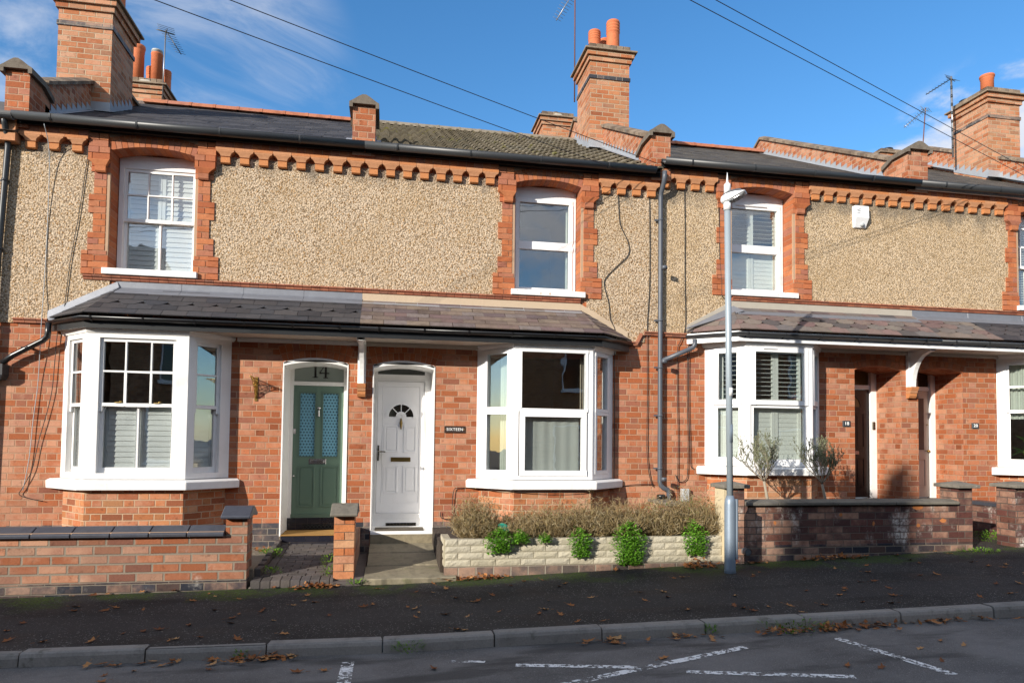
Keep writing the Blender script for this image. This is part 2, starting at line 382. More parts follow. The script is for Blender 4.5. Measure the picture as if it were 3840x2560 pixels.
M_BRONZE = plain('dark_bronze', (.09, .075, .055), .4, .8)
M_LEAD = plain('lead', (.23, .24, .27), .5, .25, var=.6, bump=.004, bs=6)
M_LEAD_BLUE = plain('lead_flashing', (.40, .42, .45), .5, .2, var=.5, bump=.003, bs=8)
M_CEMENT = plain('sand_cement', (.52, .40, .28), .9, var=.25, bump=.003)
M_CEMENT_GREY = plain('grey_cement', (.42, .38, .32), .9, var=.35, bump=.003)
M_MORTAR = plain('lime_mortar', (.46, .30, .19), .95, var=.3, bump=.002)
M_MORTAR_D = plain('dark_mortar', (.20, .16, .12), .95, var=.3, bump=.002)
M_STEEL = plain('galvanised_steel', (.25, .31, .38), .45, .3, var=.55, bump=.002, bs=5)
M_POLE = plain('painted_column', (.33, .385, .425), .4, .1, var=.35, bs=5, bump=.001)
M_LANTERN = plain('lantern_white', (.78, .78, .78), .4, var=.1)
M_GREYPL = plain('grey_plastic', (.36, .38, .39), .5, var=.1)
M_DARKGREY = plain('dark_grey_plastic', (.10, .11, .12), .45, var=.1)
M_LENS = plain('lamp_lens', (.35, .36, .36), .12, spec=.8, var=.3)
M_ALU = plain('aerial_aluminium', (.30, .30, .31), .4, .7)
M_RUST = plain('rusty_mast', (.17, .07, .045), .8, .2, var=.6)
M_CABLE = plain('black_cable', (.018, .017, .016), .6)
M_CABLE_BROWN = plain('brown_cable', (.06, .035, .025), .6)
M_WIRE = plain('overhead_wire', (.010, .011, .016), .5)
M_MAT_O = plain('coir_mat', (.36, .19, .045), .95, var=.3, bump=.01, bs=120)
M_MAT_B = plain('brown_mat', (.10, .08, .055), .95, var=.5, bump=.008, bs=90)
M_VOID = plain('dark_void', (.012, .011, .010), .9)
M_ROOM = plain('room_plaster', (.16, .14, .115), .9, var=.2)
M_ROOM_OCHRE = plain('ochre_room_plaster', (.50, .37, .19), .9, var=.2)
M_SHUT = plain('shutter_white', (.86, .87, .88), .4, var=.04)
M_SHUT_GREEN = plain('shutter_ivory', (.82, .84, .80), .4, var=.05)
M_CURTAIN = plain('cream_curtain', (.50, .43, .34), .9, var=.25)
M_NET = plain('grey_net', (.55, .57, .55), .9, var=.15)
M_NET_WHITE = plain('white_net', (.62, .66, .60), .9, var=.1)
M_PLAQUE = plain('slate_plaque', (.04, .047, .055), .4, var=.2)
M_PLAQUE_B = plain('brown_plaque', (.045, .028, .022), .35, var=.2)
M_LETTER = plain('white_lettering', (.82, .82, .80), .5, var=.02)
M_SOIL = plain('soil', (.055, .040, .028), 1, var=.5, bump=.03, bs=25)
M_GRAVEL = plain('gravel', (.28, .23, .17), 1, var=.7, bump=.03, bs=60)
M_BOXGREY = plain('meter_box_grey', (.42, .43, .43), .5)
M_BOTTLE = plain('green_plastic', (.02, .30, .19), .15, var=.2)
M_TRUNK = plain('olive_bark', (.34, .29, .22), .9, var=.5, bump=.004)
M_WOOD = plain('pole_timber', (.10, .07, .045), .9, var=.5)

def fn_glass(tint, k, ior=1.5):
    def fn(g):
        geo = g.n('ShaderNodeNewGeometry'); c = g.m('ABSOLUTE', g.v('DOT_PRODUCT', geo.outputs['Normal'], geo.outputs['Incoming']))
        fr = g.m('ADD', .10, g.m('MULTIPLY', .90, g.m('POWER', g.m('SUBTRACT', 1.0, c), 4.0)))
        pos = objc(g); nrm = g.bump(g.noise(pos, 2.2, 2), .004, .35)
        gl = g.n('ShaderNodeBsdfGlossy'); gl.inputs['Roughness'].default_value = 0.005; g.put(gl.inputs['Normal'], nrm); g.put(gl.inputs['Color'], (1, 1, 1, 1))
        tr = g.n('ShaderNodeBsdfTransparent'); g.put(tr.inputs[0], c4(tint))
        mx = g.n('ShaderNodeMixShader'); g.put(mx.inputs[0], g.m('MULTIPLY', fr, k, clamp=True))
        g.nt.links.new(tr.outputs[0], mx.inputs[1]); g.nt.links.new(gl.outputs[0], mx.inputs[2]); return mx.outputs[0]
    return fn
M_GLASS = mat('window_glass', fn_glass((.92, .94, .93), 1.5))
M_GLASS_FROST = plain('frosted_fanlight', (.24, .28, .255), .18, spec=.8, var=.05)
M_GLASS_DARK = plain('dark_glazing', (.014, .013, .012), .08, spec=.8, var=.05)

def blue_panel(g):
    u, v, _ = g.sep(uvw(g)); a = g.m('DIVIDE', u, .044); b = g.m('DIVIDE', v, .044)
    p = g.m('FLOOR', b); a2 = g.m('ADD', a, g.m('MULTIPLY', p, .5))
    x = g.m('ABSOLUTE', g.m('SUBTRACT', g.m('FRACT', a2), .5)); y = g.m('ABSOLUTE', g.m('SUBTRACT', g.m('FRACT', b), .5))
    mn = g.m('MINIMUM', x, y); mx = g.m('MAXIMUM', x, y)
    cr = g.m('MULTIPLY', g.m('LESS_THAN', mn, .085), g.m('LESS_THAN', mx, .36))
    return g.bsdf(g.mix(cr, (.16, .36, .47), (.008, .02, .03)), .2, spec=.6)
M_BLUEGLASS = mat('patterned_blue_glass', blue_panel)

def pebble(name, matrix, cols, stain=.65, seed=0.0, sc=52):
    """pale cement thickly thrown with pea shingle: each stone its own colour, a shadowed gap round it"""
    def fn(g):
        pos = g.v('ADD', objc(g), (seed, seed, seed)); p2 = g.v('ADD', pos, g.v('MULTIPLY', g.noise(pos, 30, 2, .5, 'Color'), (.012, .012, .012)))
        r = g.sep(g.vor(p2, sc, 'F1', 'Color')); dist = g.vor(p2, sc, 'F1', 'Distance'); patch = g.noise(pos, 1.7, 5, .62)
        n = len(cols); col = g.ramp(g.m('ADD', g.m('MULTIPLY', r[0], .88), g.m('MULTIPLY', patch, .12)), [(.01 + .98 * i / (n - 1), q) for i, q in enumerate(cols)])
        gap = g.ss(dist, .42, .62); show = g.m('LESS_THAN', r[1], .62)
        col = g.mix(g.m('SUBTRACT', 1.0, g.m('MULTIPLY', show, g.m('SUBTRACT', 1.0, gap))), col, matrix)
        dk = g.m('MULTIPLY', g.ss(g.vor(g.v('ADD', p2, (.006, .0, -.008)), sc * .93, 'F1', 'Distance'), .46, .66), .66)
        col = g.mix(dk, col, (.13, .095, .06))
        col = g.mix(g.m('MULTIPLY', g.ss(patch, .40, .68), .30), col, (.36, .24, .12))
        z = g.sep(objc(g))[2]
        st = g.m('MULTIPLY', g.ss(g.m('ADD', z, g.m('MULTIPLY', g.m('SUBTRACT', g.noise(g.v('MULTIPLY', pos, (1, 1, .35)), 3.2, 4), .5), .9)), 5.30, 5.62), stain)
        col = g.mix(st, col, (.11, .10, .085))
        h = g.m('SUBTRACT', 1.0, g.ss(dist, .0, .75))
        return g.bsdf(col, .95, g.bump(h, .009, .8), spec=.2)
    return mat(name, fn)
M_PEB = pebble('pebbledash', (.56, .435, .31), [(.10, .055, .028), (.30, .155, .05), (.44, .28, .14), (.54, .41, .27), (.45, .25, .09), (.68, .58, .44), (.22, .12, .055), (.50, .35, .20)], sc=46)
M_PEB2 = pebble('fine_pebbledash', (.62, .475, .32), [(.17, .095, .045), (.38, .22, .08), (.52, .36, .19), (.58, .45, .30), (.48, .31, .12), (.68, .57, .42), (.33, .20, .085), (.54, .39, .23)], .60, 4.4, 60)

def asphalt(name, dark, light, moss=0.0, patch=.5):
    def fn(g):
        pos = objc(g); x, y, z = g.sep(pos)
        f = g.noise(pos, 150, 3, .7); m = g.noise(pos, 1.3, 5, .6); st = g.vor(pos, 110, 'F1', 'Color'); r = g.sep(st)[0]
        col = g.mix(g.ss(m, .35, .68), dark, light)
        col = g.mix(g.m('MULTIPLY', g.ss(f, .40, .75), .5), col, tuple(min(1, q * 2.0) for q in light))
        col = g.mix(g.m('MULTIPLY', g.m('GREATER_THAN', r, .965), .7), col, (.25, .24, .22))
        col = g.mix(g.m('MULTIPLY', g.ss(g.noise(g.v('MULTIPLY', pos, (.35, 1.2, 1)), 2.4, 4), .5, .66), patch), col, tuple(q * .55 for q in dark))
        if moss:
            d_ = g.m('ADD', y, g.m('MULTIPLY', x, .057)); band = g.m('MULTIPLY', g.ss(d_, -3.35, -3.30), g.m('SUBTRACT', 1.0, g.ss(d_, -2.86, -2.82)))
            col = g.mix(g.m('MULTIPLY', band, .45), col, (.040, .036, .035)); col = g.mix(g.m('MULTIPLY', g.m('MULTIPLY', g.ss(g.noise(pos, .8, 3), .52, .62), g.m('SUBTRACT', 1.0, band)), .5), col, (.042, .030, .024))
            near = g.ss(y, -2.75, -1.95); mm = g.m('MULTIPLY', g.ss(g.m('ADD', g.noise(pos, 1.5, 4, .65), g.m('MULTIPLY', near, .26)), .66, .80), moss)
            mm = g.m('MULTIPLY', mm, g.ss(g.noise(pos, 40, 3), .35, .6)); col = g.mix(g.m('MULTIPLY', mm, near), col, (.045, .075, .008))
        h = g.m('ADD', f, g.m('MULTIPLY', r, .6))
        return g.bsdf(col, .82, g.bump(h, .006, .9), spec=.3)
    return mat(name, fn)
M_PAVE = asphalt('pavement_asphalt', (.018, .016, .015), (.034, .031, .029), moss=1.0)
M_ROAD = asphalt('road_asphalt', (.090, .084, .079), (.165, .155, .146), patch=.75)
def paint(g):
    pos = objc(g); w = g.m('ADD', g.noise(pos, 24, 5, .75), g.m('MULTIPLY', g.noise(pos, 3, 3), .35))
    a = g.ss(w, .635, .69)
    tr = g.n('ShaderNodeBsdfTransparent'); b = g.bsdf((.78, .77, .74), .8)
    mx = g.n('ShaderNodeMixShader'); g.put(mx.inputs[0], a); g.nt.links.new(tr.outputs[0], mx.inputs[1]); g.nt.links.new(b, mx.inputs[2]); return mx.outputs[0]
M_PAINT = mat('worn_road_paint', paint)

def leafy(name, cols, rough=.6, trans=.25):
    def fn(g):
        geo = g.n('ShaderNodeNewGeometry'); r = geo.outputs['Random Per Island']; n = len(cols)
        col = g.ramp(r, [(.02 + .96 * i / (n - 1), c) for i, c in enumerate(cols)])
        p = g.bsdf(col, rough, spec=.3); t = g.n('ShaderNodeBsdfTranslucent'); g.put(t.inputs[0], col)
        mx = g.n('ShaderNodeMixShader'); mx.inputs[0].default_value = trans; g.nt.links.new(p, mx.inputs[1]); g.nt.links.new(t.outputs[0], mx.inputs[2]); return mx.outputs[0]
    return mat(name, fn)
M_DRY = leafy('dry_lavender', [(.13, .085, .035), (.27, .19, .085), (.36, .27, .14), (.20, .14, .06), (.42, .35, .23), (.24, .19, .07)], .9, .2)
M_AUB = leafy('green_trailing_leaves', [(.06, .17, .015), (.13, .32, .025), (.22, .45, .05), (.09, .25, .02)], .5, .3)
M_OLIVE = leafy('olive_leaves', [(.14, .16, .085), (.24, .26, .15), (.33, .34, .23), (.18, .19, .09)], .6, .2)
M_WEED = leafy('weed_leaves', [(.10, .22, .02), (.20, .36, .04), (.05, .12, .015)], .5, .3)
M_TREE = leafy('autumn_leaves', [(.10, .09, .02), (.16, .12, .03), (.07, .08, .02)], .7, .2)
def dead(g):
    oi = g.n('ShaderNodeObjectInfo'); pos = objc(g)
    col = g.ramp(oi.outputs['Random'], [(0, (.16, .055, .02)), (.35, (.32, .12, .035)), (.7, (.44, .20, .065)), (1, (.52, .30, .13))])
    col = g.mix(g.m('MULTIPLY', g.noise(pos, 60, 4), .5), col, (.08, .03, .015))
    return g.bsdf(col, .75, spec=.3)
M_DEAD = mat('fallen_leaf', dead)
M_LITTER = leafy('leaf_litter', [(.15, .055, .02), (.28, .10, .03), (.40, .16, .05), (.22, .075, .025), (.46, .22, .08)], .8, .1)
M_MONSTERA = leafy('houseplant_leaves', [(.03, .14, .02), (.06, .22, .03)], .35, .2)
# ------------------------------------------------------------------ the terrace
def ident(u, d, z): return (u, d, z)
def face_frame(A, B):
    A = Vector((A[0], A[1])); B = Vector((B[0], B[1])); t = (B - A).normalized(); n = Vector((t.y, -t.x))
    return (lambda u, d, z: (A.x + t.x * u - n.x * d, A.y + t.y * u - n.y * d, z)), (B - A).length

def sash(parent, fr, u0, u1, z0, z1, w, d, th, fm, bars_u=(), bars_z=(), bw=.02, wb=None, name='sash_frame'):
    """glazed frame: ring of width w with slim bars, and its pane behind"""
    wb = wb or w
    mb = MB(); us = [u0 + w] + [b for b in bars_u] + [u1 - w]; zs = [z0 + wb] + [b for b in bars_z] + [z1 - w]
    hs = []
    for i in range(len(us) - 1):
        for j in range(len(zs) - 1):
            hs.append((us[i] + (bw / 2 if i else 0), us[i + 1] - (bw / 2 if i < len(us) - 2 else 0), zs[j] + (bw / 2 if j else 0), zs[j + 1] - (bw / 2 if j < len(zs) - 2 else 0)))
    mb.holes(u0, u1, z0, z1, hs, d, d + th, fr=fr); f = mb.build(name, fm, parent, bevel=.004)
    p = MB(); p.holes(u0 + w * .5, u1 - w * .5, z0 + wb * .5, z1 - w * .5, [], d + th * .55, d + th * .55 + .004, fr=fr); p.build('pane', M_GLASS, parent)

def shutter(parent, fr, u0, u1, z0, z1, d, cols, tilt, fm, pitch=.066, stile=.045):
    mb = MB(); w = (u1 - u0) / cols; c, s = math.cos(R(tilt)), math.sin(R(tilt)); hw = pitch * .56
    for k in range(cols):
        a, b = u0 + k * w + .003, u0 + (k + 1) * w - .003
        mb.holes(a, b, z0, z1, [(a + stile, b - stile, z0 + stile, z1 - stile)], d, d + .028, fr=fr)
        n = max(1, int((z1 - z0 - 2 * stile) / pitch)); st = (z1 - z0 - 2 * stile) / n
        for i in range(n):
            zc = z0 + stile + (i + .5) * st; dc = d + .016
            prof = [(-hw * c, -hw * s), (0, .005), (hw * c, hw * s), (0, -.005)]
            pts = [[fr(u, dc + q[0], zc + q[1]) for q in prof] for u in (a + stile - .004, b - stile + .004)]
            mb.loft(pts)
    return mb.build('shutter', fm, parent)

def drape(parent, fr, pts_u, z0, z1, d, amp, folds, m, name='curtain', zcut=None):
    u0, u1 = pts_u; n = folds * 8; mb = MB()
    rng = random.Random(int(u0 * 100) + 5); ph = [rng.uniform(-.6, .6) for _ in range(n + 1)]
    def ring(z, off, k=1.0):
        return [fr(u0 + (u1 - u0) * i / n, d + off + amp * math.sin(i / 8 * 2 * PI + ph[i] * .5) * k, z) for i in range(n + 1)]
    mid = zcut if zcut is not None else (z0 + z1) / 2
    a = [ring(z, 0) for z in (z0, mid, z1)]; b = [ring(z, .004) for z in (z0, mid, z1)]
    for r in a: pass
    mb.loft(a, closed=False, cap=False, smooth=True); mb.loft(b, closed=False, cap=False, smooth=True)
    return mb.build(name, m, parent, recalc=False)

def brick_run(mb, x0, x1, y0, y1, z0, z1, courses, seq=0, mi=0, ch_side=0, ch=.0):
    """separate bricks filling a small rectangle of wall, every other course broken differently"""
    h = (z1 - z0) / courses; j = .0045
    for k in range(courses):
        a, b = z0 + k * h + j, z0 + (k + 1) * h - j; w = x1 - x0
        n = max(1, round(w / .17)); cuts = [x0 + w * i / n for i in range(n + 1)]
        if n >= 2 and (k + seq) % 2: cuts = [x0] + [x0 + w * (i + (.5 if w < .3 else .65)) / n * (.75 if n == 2 else 1) for i in range(n - 1)] + [x1]
        if n == 1 and w > .13 and (k + seq) % 2: cuts = [x0, x0 + w * .52, x1]
        for i in range(len(cuts) - 1):
            p, q = cuts[i] + (j if i else 0), cuts[i + 1] - (j if i < len(cuts) - 2 else 0)
            plan = [(p, y0), (q, y0), (q, y1), (p, y1)]
            if ch and ch_side < 0 and i == 0: plan = [(p, y0 + ch), (p + ch, y0), (q, y0), (q, y1), (p, y1)]
            if ch and ch_side > 0 and i == len(cuts) - 2: plan = [(p, y0), (q - ch, y0), (q, y0 + ch), (q, y1), (p, y1)]
            mb.prism(plan, a, b, mi)

def voussoirs(mb, a, b, z, rise, t0, t1, y0, y1, n, mi=0, skew=True):
    """arch ring of n bricks between radii offsets t0 and t1 above the intrados"""
    w = (b - a) / 2; r = (w * w + rise * rise) / (2 * rise); c = (a + b) / 2; zc = z + rise - r; th = math.asin(min(1, w / r)); j = .0035
    for k in range(n):
        p = -th + 2 * th * k / n; q = -th + 2 * th * (k + 1) / n; e = j / r
        pts = [(c + (r + t) * math.sin(x), y0, zc + (r + t) * math.cos(x)) for t, x in ((t0, p + e), (t0, q - e), (t1, q - e), (t1, p + e))]
        mb.extr(pts, (0, y1 - y0, 0), mi)

def corbel_bm(w=1.0):
    mb = MB()
    def ring(z, hw, dp): return [(-hw, .03, z), (hw, .03, z), (hw, -dp, z), (-hw, -dp, z)]
    a = .060 * w
    mb.loft([ring(0, a, .044), ring(.010, a, .058), ring(.082, a, .062)])
    mb.loft([ring(.083, a * .86, .030), ring(.094, a * .86, .030)])
    mb.loft([ring(.095, a * 1.04, .062), ring(.108, a * 1.08, .066), ring(.126, a * 1.22, .071), ring(.142, a * 1.50, .077), ring(.154, a * 1.90, .082), ring(.171, a * 1.96, .085)])
    return mb

def slates(mb, origin, t, up, width, height, sw, gauge, thick, clip=None, pattern=None, mi=0, seed=1, tail=1.25, lift=None, jitter=.0):
    """lapped slates laid in courses on the plane origin + t*u + up*v; clip = convex polygon in (u, v)"""
    rng = random.Random(seed); t = Vector(t).normalized(); up = Vector(up).normalized(); nrm = t.cross(up).normalized()
    if nrm.z < 0: nrm = -nrm
    O = Vector(origin); rows = int(math.ceil(height / gauge)); lift = thick * .9 if lift is None else lift
    for k in range(rows):
        v0 = k * gauge; v1 = min(v0 + gauge * tail, height + .02); n = int(width / sw) + 3
        for i in range(-1, n):
            u0 = (i - .5 * (k % 2)) * sw + rng.uniform(-jitter, jitter); u1 = u0 + sw - .003
            dv = rng.uniform(-.004, .004) if jitter or thick > .004 else 0
            pts = [(u0 + .0015, v0 + dv), (u1, v0 + dv), (u1, v1), (u0 + .0015, v1)]
            if pattern and pattern(k): c = sw * .27; pts = [(u0 + c, v0 + dv), (u1 - c, v0 + dv), (u1, v0 + c * 1.05), (u1, v1), (u0, v1), (u0, v0 + c * 1.05)]
            if clip: pts = clip_poly(pts, clip)
            if len(pts) < 3: continue
            l0 = lift + rng.uniform(0, .0025)
            def w(u, v, o): return O + t * u + up * v + nrm * (o + l0 * (1 - (v - v0) / max(1e-6, gauge * tail)))
            mb.add([w(u, v, thick) for u, v in pts] + [O + t * u + up * v - nrm * .002 for u, v in pts],
                   [list(range(len(pts)))] + [(q, len(pts) + q, len(pts) + (q + 1) % len(pts), (q + 1) % len(pts)) for q in range(len(pts))], mi)

def clip_poly(pts, poly):
    out = list(pts); n = len(poly)
    area = sum(poly[i][0] * poly[(i + 1) % n][1] - poly[(i + 1) % n][0] * poly[i][1] for i in range(n))
    sg = 1 if area > 0 else -1
    for i in range(n):
        ax, ay = poly[i]; bx, by = poly[(i + 1) % n]
        def side(p): return sg * ((bx - ax) * (p[1] - ay) - (by - ay) * (p[0] - ax))
        res = []
        for k in range(len(out)):
            p, q = out[k], out[(k + 1) % len(out)]; sp, sq = side(p), side(q)
            if sp >= 0: res.append(p)
            if (sp > 0 > sq) or (sp < 0 < sq): f = sp / (sp - sq); res.append((p[0] + (q[0] - p[0]) * f, p[1] + (q[1] - p[1]) * f))
        out = res
        if not out: break
    return out

def half_round(r=.056, t=.005, deep=.0):
    n = 9; o = [(r * math.cos(PI + PI * i / n), r * math.sin(PI + PI * i / n) - deep) for i in range(n + 1)]; q = [((r - t) * math.cos(2 * PI - PI * i / n), (r - t) * math.sin(2 * PI - PI * i / n) - deep) for i in range(n + 1)]
    return [(-r, 0)] * bool(deep) + o + [(r, 0), (r - t, 0)] * bool(deep) + q + [(t - r, 0)] * bool(deep)

RS = .53                                           # roof rise per metre
RIDGE_Y = 4.35
def roof_z(zb, y): return zb + RS * y

def room(parent, x0, x1, z0, z1, y0, y1, m):
    mb = MB(); a = [(x0, y0), (x1, y0), (x1, y1), (x0, y1)]
    mb.poly([(x0, y1, z0), (x1, y1, z0), (x1, y1, z1), (x0, y1, z1)]); mb.poly([(x0, y0, z0), (x0, y1, z0), (x0, y1, z1), (x0, y0, z1)])
    mb.poly([(x1, y0, z0), (x1, y1, z0), (x1, y1, z1), (x1, y0, z1)]); mb.poly([(x0, y0, z0), (x1, y0, z0), (x1, y1, z0), (x0, y1, z0)])
    mb.poly([(x0, y0, z1), (x1, y0, z1), (x1, y1, z1), (x0, y1, z1)]); mb.build('room_wall', m, parent, recalc=False)

PA, PB = -.42, 8.44
L0, L1, L2 = PA - 4.43, PA + 4.43, PB + 4.43        # party lines 12/14, 16/18, 20/22
H14 = dict(n=14, s=-1, xc=PA, x0=L0, x1=PA, dz=0.0, zb=5.895, door=(-1.476, -.594), recess=.20, bay=(-4.24, -3.79, -2.585, -2.16), win=(-3.75, -2.685),
           peb=M_PEB, label='two storey red brick and pebbledash house with green front door and white sash bay')
H16 = dict(n=16, s=1, xc=PA, x0=PA, x1=L1, dz=0.0, zb=5.895, door=(-.254, .622), recess=.13, bay=(1.24, 1.70, 2.855, 3.30), win=(1.77, 2.78),
           peb=M_PEB, label='two storey red brick and pebbledash house with white front door and mossy tiled roof')
H18 = dict(n=18, s=-1, xc=PB, x0=L1, x1=PB, dz=.16, zb=6.045, door=(7.39, 8.25), recess=.44, bay=(4.795, 5.235, 6.335, 6.755), win=(5.235, 6.29),
           peb=M_PEB2, label='two storey house with dark brown front door and shuttered bay behind the street lamp')
H20 = dict(n=20, s=1, xc=PB, x0=PB, x1=L2, dz=.16, zb=6.045, door=(8.56, 9.41), recess=.44, bay=(10.07, 10.51, 11.64, 12.09), win=(10.52, 11.55),
           peb=M_PEB2, label='two storey house with cream front door and houseplant in the bay, cut by the frame')

def build_house(H):
    s, xc, x0, x1, dz, zb, n = H['s'], H['xc'], H['x0'], H['x1'], H['dz'], H['zb'], H['n']
    fx = lambda q: xc + s * q
    T = thing('terraced_house', H['label'], 'house', ((x0 + x1) / 2, 0, .2 + dz), 'terraced houses along the street')
    H['T'] = T
    da, db = H['door']; b0, b1, b2, b3 = H['bay']; wa, wb = H['win']; gz = .27 + dz
    dspr, drise = 2.745 + dz, .075
    wspr, wrise = 5.525 + dz, .078
    sz = 1.15 + dz * 1.4 - (.02 if n == 18 or n == 20 else 0)   # bay sill level
    soff = 3.065 + dz
    # --- walls
    mb = MB(); mb.holes(x0, x1, -.3, 3.80 + dz, [(da, db, gz, dspr, drise), (b0 + .12, b3 - .12, sz, 3.02 + dz)], 0, .80)
    wall = mb.build('brick_wall', M_BRICK if n in (14, 16) else M_BRICK, T)
    mb = MB(); mb.holes(x0, x1, 3.80 + dz, 5.74 + dz, [(wa - .008, wb + .008, 3.84 + dz, wspr + .01, wrise)], 0, .48); mb.build('upper_wall', M_BRICK, T)
    # rear and side shell
    mb = MB(); y1 = 2 * RIDGE_Y
    mb.poly([(x0, y1, -.3), (x1, y1, -.3), (x1, y1, roof_z(zb, 0)), (x0, y1, roof_z(zb, 0))]); mb.build('rear_wall', M_BRICK, T, recalc=False)
    # pebbledash: panel above the string course, and the part beside the canopy that comes lower
    xo = fx(4.43); xi = fx(0); lo = 3.155 + dz
    mb = MB(); A, B = min(xo, xi), max(xo, xi)
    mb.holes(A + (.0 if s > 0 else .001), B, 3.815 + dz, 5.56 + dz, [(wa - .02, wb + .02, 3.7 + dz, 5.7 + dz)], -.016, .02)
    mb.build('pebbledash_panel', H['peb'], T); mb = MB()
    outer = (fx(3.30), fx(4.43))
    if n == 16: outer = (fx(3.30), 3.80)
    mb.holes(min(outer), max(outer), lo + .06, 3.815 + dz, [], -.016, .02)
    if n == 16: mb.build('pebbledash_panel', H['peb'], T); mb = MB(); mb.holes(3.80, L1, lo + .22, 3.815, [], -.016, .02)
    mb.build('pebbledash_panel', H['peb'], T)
    # --- plinth of blue brick
    mb = MB()
    for p, q in ((x0, da - .005), (db + .005, x1)): mb.box(p, q, -.006, .05, -.2, .525 + dz * 1.1)
    mb.build('plinth', M_BLUE, T)
    # --- string course of moulded tiles
    mb = MB()
    def tiles(p, q, z, ztop=None):
        k = max(1, round((q - p) / .118)); w = (q - p) / k
        for i in range(k):
            a, b = p + i * w + .002, p + (i + 1) * w - .002
            mb.loft([[(x, .02, z), (x, -.030, z), (x, -.038, z + .012), (x, -.038, z + .028), (x, .02, z + .030)] for x in (a, b)])
            mb.loft([[(x, .02, z + .03), (x, -.044, z + .03), (x, -.062, z + .046), (x, -.060, z + .060), (x, .02, z + .074)] for x in (a, b)])
    inner_lim = fx(3.62) if n in (14, 18) else fx(3.25)
    tiles(min(xi, fx(3.2 if n != 14 else 3.62)), max(xi, fx(3.2 if n != 14 else 3.62)), 3.765 + dz)
    mb.build('string_course', M_TILE, T); mb = MB()
    if n == 16:
        tiles(3.50, 3.70, lo)
        for i, (p, q) in enumerate((((3.70, lo), (3.79, lo + .165)),)):
            P, Q = Vector((p[0], 0, p[1])), Vector((q[0], 0, q[1])); d = (Q - P).normalized(); up = Vector((-d.z, 0, d.x))
            for a, b, o, h in ((-.02, .0, -.034, .03), (.0, .0, -.058, .07)):
                mb.extr([P + Vector((0, .02, 0)) + up * (0 if o > -.04 else .03), P + Vector((0, o, 0)) + up * (0 if o > -.04 else .03), P + Vector((0, o, 0)) + up * h, P + Vector((0, .02, 0)) + up * h], Q - P)
        tiles(3.79, L1, lo + .165)
    elif n == 14: tiles(L0, -4.44, lo)
    elif n == 18: tiles(L1, 4.47, lo)
    if mb.f: mb.build('string_course', M_TILE, T)
    # --- brick dressings round the upper window
    mb = MB(); py = -.034
    for sd in (-1, 1):
        inn = wa if sd < 0 else wb
        def run(z0, z1, c, w, seq, ch):
            o = inn + sd * w
            brick_run(mb, min(inn, o), max(inn, o), py, .25, z0 + dz, z1 + dz, c, seq, 0, -sd, ch)
        run(3.84, 4.10, 3, .325, 0, 0); run(4.10, 4.16, 1, .325, 1, .02)
        run(4.16, 4.405, 3, .255, 0, .045); run(4.405, 4.66, 3, .195, 1, .045); run(4.66, 4.915, 3, .255, 0, .045); run(4.915, 5.215, 3, .195, 1, .045)
        o = inn + sd * .262
        brick_run(mb, min(inn, o), max(inn, o), -.082, .25, 5.372 + dz, 5.545 + dz, 2, 1); brick_run(mb, min(inn + sd * .03, o), max(inn + sd * .03, o), -.060, .05, 5.548 + dz, 5.735 + dz, 2, 0)
        brick_run(mb, min(inn, inn + sd * .235), max(inn, inn + sd * .235), py, .25, 5.215 + dz, 5.372 + dz, 2, 0, 0, -sd, 0)
        c = inn + sd * .112; c2 = inn + sd * .131; zq = 5.205 + dz
        def ring(z, hw, dp, cc): return [(cc - hw, -.02, z), (cc + hw, -.02, z), (cc + hw, -dp, z), (cc - hw, -dp, z)]
        mb.loft([ring(zq, .064, .062, c), ring(zq + .018, .066, .078, c), ring(zq + .082, .068, .084, c)])
        mb.loft([ring(zq + .085, .070, .082, c), ring(zq + .098, .076, .086, c), ring(zq + .130, .105, .094, (c + c2) / 2), ring(zq + .152, .128, .10, c2), ring(zq + .164, .131, .10, c2)])
    voussoirs(mb, wa, wb, wspr, wrise, .0, .118, py, .25, 15)
    voussoirs(mb, wa - .0, wb + .0, wspr, wrise, .121, .168, py, .05, 17)
    mb.build('window_dressing', M_QUOIN, T)
    mb = MB(); mb.holes(wa - .19, wb + .19, 3.84 + dz, 5.735 + dz, [(wa - .004, wb + .004, 3.84 + dz, wspr + .006, wrise)], -.027, .25); mb.build('dressing_mortar', M_MORTAR, T)
    # --- door arch
    mb = MB()
    for t0_, t1_ in ((.0, .23),):
        w_ = (db - da) / 2; r_ = (w_ * w_ + drise * drise) / (2 * drise); c_ = (da + db) / 2; zc_ = dspr + drise - r_; th_ = math.asin(w_ / r_)
        for k in range(12):
            p_, q_ = -th_ + 2 * th_ * k / 12, -th_ + 2 * th_ * (k + 1) / 12
            mb.extr([(c_ + (r_ + t) * math.sin(x), -.0015, zc_ + (r_ + t) * math.cos(x)) for t, x in ((t0_, p_), (t0_, q_), (t1_, q_), (t1_, p_))], (0, .02, 0))
    mb.build('arch_mortar', M_MORTAR, T)
    mb = MB()
    voussoirs(mb, da, db, dspr, drise, .002, .110, -.007, .03, 12); voussoirs(mb, da, db, dspr, drise, .117, .226, -.007, .03, 11)
    mb.build('door_arch', M_QUOIN if n in (14, 16) else M_QUOIN, T)
    # --- eaves: string over corbels, one brick course above it
    mb = MB(); cz = 5.435 + dz + .02; lim = [(A, min(wa - .264, B)), (wb + .264, B)]
    for p, q in lim:
        mb = MB(); k = max(1, round((q - p) / .24)); w = (q - p) / k
        for i in range(k): mb.box(p + i * w + .002, p + (i + 1) * w - .002, -.098, .02, cz + .172, cz + .208)
        mb.build('string_moulding', M_TERRA, T); mb = MB(); k = max(1, round((q - p) / .117)); w = (q - p) / k
        for i in range(k): mb.box(p + i * w + .0035, p + (i + 1) * w - .0035, -.080, .02, cz + .214, cz + .293)
        mb.build('eaves_course', M_QUOIN, T)
